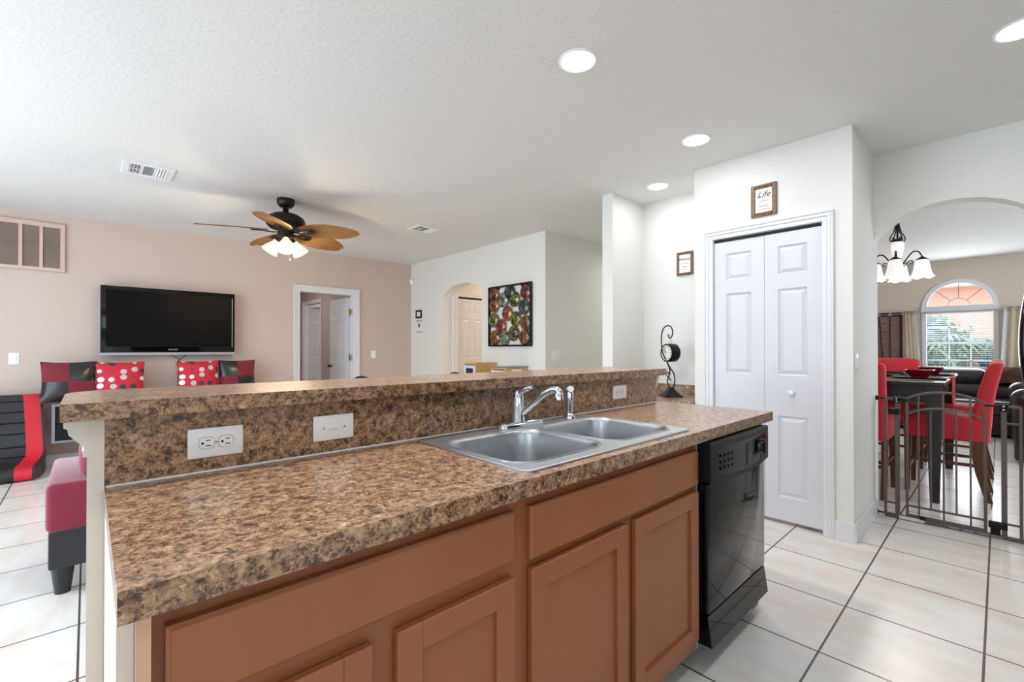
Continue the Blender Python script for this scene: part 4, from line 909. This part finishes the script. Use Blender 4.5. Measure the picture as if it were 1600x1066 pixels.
# leather sofas
def lsofa(name, label, loc, rz, L):
    t = thing(name, label, 'sofa', loc, rz)
    bx(-L/2+.05, L/2-.05, -.40, .42, .04, .30, bev=.02).build('base', BLKLE2, t, local=True, smooth=50)
    n = round((L-.5)/.7); w = (L-.5)/n
    for k in range(n):
        x = -L/2+.25+w*k
        bx(x+.005, x+w-.005, -.22, .45, .29, .50, bev=.07, seg=4).build('seat_cushion', BLKLE2, t, local=True, smooth=60)
        bx(x+.005, x+w-.005, -.40, -.14, .46, .70, bev=.09, seg=4).build('back_cushion', BLKLE2, t, local=True, smooth=60)
        bx(x+.005, x+w-.005, -.47, -.19, .66, .92, bev=.11, seg=4).build('head_cushion', BLKLE2, t, local=True, smooth=60)
    for s in (-1, 1):
        a, b_ = sorted((s*(L/2-.25), s*L/2))
        m = bx(a, b_, -.44, .45, .03, .62, bev=.03).build('arm', BLKLE2, t, local=True, smooth=50)
        bx(a-.02, b_+.02, -.38, .48, .52, .79, bev=.12, seg=5).build('arm_pad', BLKLE2, m, local=True, smooth=60)
    bx(-L/2+.1, L/2-.1, -.47, -.38, .05, .80, bev=.03).build('back_panel', BLKLE2, t, local=True, smooth=50)
    return t
lsofa('leather_sofa', 'dark leather sofa standing under the arched dining room window', (9.45, .45, 0), PI/2, 2.5)
lsofa('leather_loveseat', 'dark leather loveseat with padded arm at the right edge beyond the gate', (8.0, -.55, 0), 0, 1.7)
mb = MB(); rows = []
for i in range(13):
    v = i/12; a = PI*v; rows.append([(9.72-.16*math.cos(a)+.01*math.sin(9*u+i), -.42+.52*u+.02*math.sin(i*1.3), .72+.22*math.sin(a)**.6+.012*math.sin(12*u+2*i)) for u in [j/14 for j in range(15)]])
mb.grid(rows); bmesh.ops.solidify(mb.bm, geom=list(mb.bm.faces), thickness=.012)
tag(mb.build('throw_blanket', THROW, smooth=70), 'shiny brown throw draped over the sofa back', 'blanket')
# chandelier
HX, HY = 5.7, .667
ch = thing('chandelier', 'dark iron chandelier with white glass bell shades over the dining table', 'chandelier', (HX, HY, H))
MB().lathe([(.06, 0), (.06, -.02), (.02, -.035), (0, -.035)], (HX, HY, H), seg=24).build('canopy', BRONZE, ch, smooth=40)
mb = MB()
for i in range(5):
    z = 2.575-.032*i; a = (i % 2)*PI/2
    mb.tube([(HX+.010*math.cos(q)*math.cos(a), HY+.010*math.cos(q)*math.sin(a), z+.022*math.sin(q)) for q in [2*PI*k/14 for k in range(14)]], .003, 6, closed=True)
mb.build('chain', BRONZE, ch, smooth=60)
mb = MB()
for k in range(4):
    a = k*PI/2+.6; ca, sa = math.cos(a), math.sin(a)
    mb.tube([(HX+r*ca, HY+r*sa, z) for r, z in [(p.x, p.y) for p in crom([(.010, 2.43), (.02, 2.38), (.034, 2.33), (.055, 2.30), (.064, 2.265), (.045, 2.245), (.034, 2.27), (.046, 2.285)], 5)]], .005, 6)
mb.cone((HX, HY, 2.43), (HX, HY, 2.25), .008).lathe([(.05, .02), (.03, .012), (.028, 0), (.04, -.02)], (HX, HY, 2.245), seg=20)
mb.build('scroll_crown', BRONZE, ch, smooth=60)
MB().lathe([(.022, 2.245), (.042, 2.24), (.051, 2.21), (.048, 2.165), (.034, 2.10), (.024, 2.06), (.022, 2.03)], (HX, HY, 0), seg=28).build('glass_column', GLOWW, ch, smooth=60)
MB().lathe([(.035, 2.04), (.04, 2.02), (.03, 1.99), (.012, 1.97), (.014, 1.95), (0, 1.935)], (HX, HY, 0), seg=20).build('hub', BRONZE, ch, smooth=50)
for k in range(4):
    a = math.radians(-89+90*k); ca, sa = math.cos(a), math.sin(a)
    MB().tube([(HX+r*ca, HY+r*sa, z) for r, z in [(p.x, p.y) for p in crom([(.03, 2.0), (.06, 2.06), (.105, 2.125), (.145, 2.13), (.172, 2.09), (.175, 2.07)], 6)]], .006, 8).tube([(HX+r*ca, HY+r*sa, z) for r, z in [(p.x, p.y) for p in crom([(.04, 1.99), (.07, 2.035), (.10, 2.05), (.11, 2.03), (.09, 2.02)], 5)]], .004, 6).lathe([(.012, .085), (.02, .08), (.045, .062), (.05, .055)], (HX+.175*ca, HY+.175*sa, 1.99), seg=20).build('arm', BRONZE, ch, smooth=50)
    MB().lathe([(.034, 2.05), (.045, 2.044), (.054, 2.012), (.061, 1.965), (.070, 1.925), (.083, 1.896), (.093, 1.884)], (HX+.175*ca, HY+.175*sa, 0), seg=48, scallop=.007, ns=6).build('bell_shade', GLOWW, ch, smooth=60)
    l = bpy.data.lights.new('chandelier_bulb', 'POINT'); l.energy = 2; l.color = (1, .95, .88); l.shadow_soft_size = .03
    o = bpy.data.objects.new('chandelier_bulb', l); COL.objects.link(o); o.location = (HX+.175*ca, HY+.175*sa, 1.88)
# arched window
wn = bpy.data.objects.new('window_1', None); COL.objects.link(wn); wn.location = (10.1, .44, .88); struct(wn, 'white arched window in the beige dining wall')
mb = MB(); X0, X1 = 10.03, 10.13
mb.box(X0, X1, .01, .062, .88, 1.85).box(X0, X1, .818, .87, .88, 1.85).box(X0, X1, .062, .818, .88, .93).box(X0-.02, X1, .0, .88, 1.815, 1.895)
n = 28
def arcp(r, q, i): return (.44+r*math.cos(PI*i/n), 1.89+q*math.sin(PI*i/n))
for i in range(n): mb.prism([arcp(.43, .425, i), arcp(.43, .425, i+1), arcp(.372, .367, i+1), arcp(.372, .367, i)], 'x', X0, X1)
mb.build('window_frame', TRIM, wn)
mb = MB().box(10.07, 10.10, .062, .818, 1.285, 1.325)
for y in (.55, .306): mb.box(10.08, 10.095, y-.008, y+.008, .93, 1.815)
for z in (1.56, 1.03): mb.box(10.08, 10.095, .062, .818, z-.008, z+.008)
mb.build('muntins', TRIM, wn)
mb = MB().tube([(10.09, .44+.13*math.cos(PI*i/16), 1.89+.125*math.sin(PI*i/16)) for i in range(17)], .005, 6)
for a in (45, 90, 135): mb.tube([(10.09, .44+r*math.cos(math.radians(a)), 1.89+r*.98*math.sin(math.radians(a))) for r in (.13, .38)], .005, 6)
mb.build('sunburst_muntins', GREYF, wn, smooth=60)
mb = MB().box(10.0, 10.05, .07, .81, 1.775, 1.815)
for i in range(26):
    z = 1.76-.031*i; mb.box(-.02, .02, .075, .805, -.0012, .0012, M=Matrix.Translation((10.025, 0, z)) @ Matrix.Rotation(math.radians(14 if i < 14 else 4), 4, 'Y'))
for y in (.15, .44, .73): mb.cone((10.025, y, .97), (10.025, y, 1.78), .0015, seg=5)
mb.build('blind', WPLAS, wn)
rod = thing('curtain_rod', 'grey curtain rod across the arched window', 'curtain rod', (9.95, .44, 1.80))
MB().cone((9.95, -.45, 1.80), (9.95, 1.12, 1.80), .012).build('rod', SILVER, rod, smooth=40); bx(9.95, 10.05, 1.06, 1.075, 1.79, 1.81).box(9.95, 10.05, -.115, -.10, 1.79, 1.81).build('bracket', SILVER, rod)
def curtain(name, label, y_top, y_bot, m, zb=.35, edge=None, X=9.94):
    """hanging cloth between (a,b) spans at top and bottom"""
    t = thing(name, label, 'curtain', (X, (y_top[0]+y_top[1])/2, zb))
    def rows(f0, f1):
        R = []
        for i in range(15):
            v = i/14; z = 1.835+(zb-1.835)*v; a = y_top[0]+(y_bot[0]-y_top[0])*v; b_ = y_top[1]+(y_bot[1]-y_top[1])*v
            R.append([(X+.02*math.sin(f*24), a+(b_-a)*f, z) for f in [f0+(f1-f0)*j/24 for j in range(25)]])
        return R
    mb = MB().grid(rows(0, 1 if not edge else .82)); bmesh.ops.solidify(mb.bm, geom=list(mb.bm.faces), thickness=.004); mb.build('cloth', m, t, smooth=70)
    if edge: mb = MB().grid(rows(.82, 1)); bmesh.ops.solidify(mb.bm, geom=list(mb.bm.faces), thickness=.004); mb.build('edge_band', edge, t, smooth=70)
curtain('curtain', 'cream curtain panel on the left of the arched window', (1.09, .945), (1.10, .83), CREAMC, edge=WHITEC)
curtain('curtain', 'cream curtain panel on the right of the arched window', (-.36, -.045), (-.36, .03), CREAMC, edge=WHITEC)
wn2 = bpy.data.objects.new('window_2', None); COL.objects.link(wn2); wn2.location = (10.1, 1.45, .9); struct(wn2, 'window behind the dark brown curtain')
MB().box(10.08, 10.13, 1.15, 1.2, .9, 1.75).box(10.08, 10.13, 1.7, 1.75, .9, 1.75).box(10.08, 10.13, 1.2, 1.7, .9, .95).box(10.08, 10.13, 1.2, 1.7, 1.7, 1.75).build('window_frame', TRIM, wn2)
dc = thing('dark_curtain', 'dark brown bordered window hanging with woven centre and silver eyelets left of the cream curtain', 'curtain', (9.99, 1.42, .9))
bx(9.985, 9.995, 1.145, 1.72, .92, 1.765).build('woven_shade', BAMB, dc)
mb = MB()
for i in range(24): mb.box(9.98, 9.986, 1.145, 1.72, .935+.034*i, .937+.034*i+.004)
mb.build('shade_ribs', DKCUR, dc)
MB().box(9.972, 9.984, 1.11, 1.145, .9, 1.825).box(9.972, 9.984, 1.72, 1.755, .9, 1.825).box(9.972, 9.984, 1.145, 1.72, 1.755, 1.825).build('border', DKCUR, dc)
for y in (1.27, 1.42, 1.57): MB().lathe([(.012, 0), (.02, -.004), (.027, 0)], (9.972, y, 1.79), seg=16, M=Matrix.Rotation(PI/2, 4, 'Y')).build('eyelet', NICKEL, dc, smooth=50)
MB().cone((9.968, 1.11, 1.79), (9.968, 1.75, 1.79), .006).build('rod', NICKEL, dc, smooth=40)
for y0, y1 in ((1.27, 1.27), (1.42, 1.37)): MB().tube([(9.976, y0, 1.76), (9.974, (y0+y1)/2, 1.5), (9.976, y1, 1.06)], .007, 6).build('strap', DKCUR, dc)

# ------------------------------------------------------------------ outdoors beyond the window
struct(bx(10.35, 40, -20, 20, -.25, -.15).build('ground_yard', PAVE, origin=(0, 0, 0)), 'pale paved yard and street')
hs = thing('neighbour_house', 'pink stucco house with white fascia across the street', 'house', (22, 0, -.15))
bx(19, 26, -9, 10, -.15, 3.05).build('wall', HPINK, hs); MB().prism([(18.4, 3.05), (18.4, 3.35), (22.5, 4.6), (26.6, 3.35), (26.6, 3.05)], 'y', -9.6, 10.6).build('roof', HWHITE, hs)
for y in (-2.5, 1.2, 4.0): bx(18.94, 19.0, y, y+1.1, .9, 2.2).build('window', mat('house_glass', (120, 136, 150), .2), hs)
def palm(x, y, h, label, sd):
    rnd = random.Random(sd); t = thing('palm_tree', label, 'tree', (x, y, -.15))
    MB().tube([(x+.08*math.sin(z*1.1+sd), y+.05*z*math.cos(sd), -.15+z) for z in [h*i/8 for i in range(9)]], [.11-.004*i for i in range(9)], 8).build('trunk', TRUNK, t, smooth=60)
    mb = MB(); c = Vector((x+.08*math.sin(h*1.1+sd), y+.05*h*math.cos(sd), -.15+h))
    for k in range(26):
        a = rnd.uniform(0, 2*PI); up = rnd.uniform(.15, 1.0); Lf = rnd.uniform(.5, .8)
        d = Vector((math.cos(a), math.sin(a), 0)); sd_ = Vector((-math.sin(a), math.cos(a), 0)); pr = None
        for i in range(9):
            s = i/8; p = c+d*Lf*s+Vector((0, 0, Lf*(up*s-1.1*s*s)))
            if pr is not None:
                for sg in (-1, 1):
                    tip = p+sd_*sg*.28*math.sin(PI*min(1, s+.12))+Vector((0, 0, -.14))
                    mb.bm.faces.new([mb.bm.verts.new(q) for q in (pr, p, tip)])
            pr = p
    mb.build('fronds', LEAFM, t)
palm(12.4, 1.12, 1.35, 'small palm with feathery fronds outside the left of the arched window', 1)
palm(13.8, .42, 1.5, 'palm tree outside the middle of the arched window', 2)
palm(15.3, -.5, 1.35, 'palm tree outside the right of the arched window', 3)
def shrub(x, y, rx, ry, z1, label, sd):
    rnd = random.Random(sd); mb = MB()
    for k in range(520):
        v = Vector((rnd.gauss(0, 1), rnd.gauss(0, 1), rnd.gauss(0, 1))).normalized()*rnd.uniform(.75, 1)
        p = Vector((x+v.x*rx, y+v.y*ry, -.15+(z1+.15)*(.52+.48*v.z)))
        a = Vector((rnd.gauss(0, 1), rnd.gauss(0, 1), rnd.gauss(0, 1))).normalized()*.16; b_ = a.orthogonal().normalized()*.09
        mb.bm.faces.new([mb.bm.verts.new(q) for q in (p-a, p+b_, p+a, p-b_)])
    return tag(mb.build('shrub', LEAFM), label, 'shrub')
shrub(16.2, 1.5, .7, 1.15, 2.2, 'broad leafy shrub outside behind the left palm', 4); shrub(16.2, -.9, .7, 1.15, 2.0, 'leafy shrub outside behind the right palm', 5)
car = thing('car', 'dark blue car parked outside, seen low through the window', 'car', (18.0, 1.0, -.15))
MB().loft([[(17.2, y, z), (18.8, y, z), (18.8, y, z2), (17.2, y, z2)] for y, z, z2 in ((-1.0, .25, .75), (-.5, .15, .85), (2.5, .15, .85), (3.0, .25, .7))], cap0=True, cap1=True).build('body', CARP, car, smooth=30)
MB().loft([[(17.3, y, .8), (18.7, y, .8), (18.6, y, z2), (17.4, y, z2)] for y, z2 in ((-.4, .84), (.3, 1.3), (1.6, 1.32), (2.3, .84))], cap0=True, cap1=True).build('cabin', mat('car_glass', (60, 72, 84), .1), car)
for x in (17.3, 18.7):
    for y in (-.2, 2.2): MB().cone((x-.1, y, .17), (x+.1, y, .17), .32, seg=24).build('wheel', BLACKS, car)
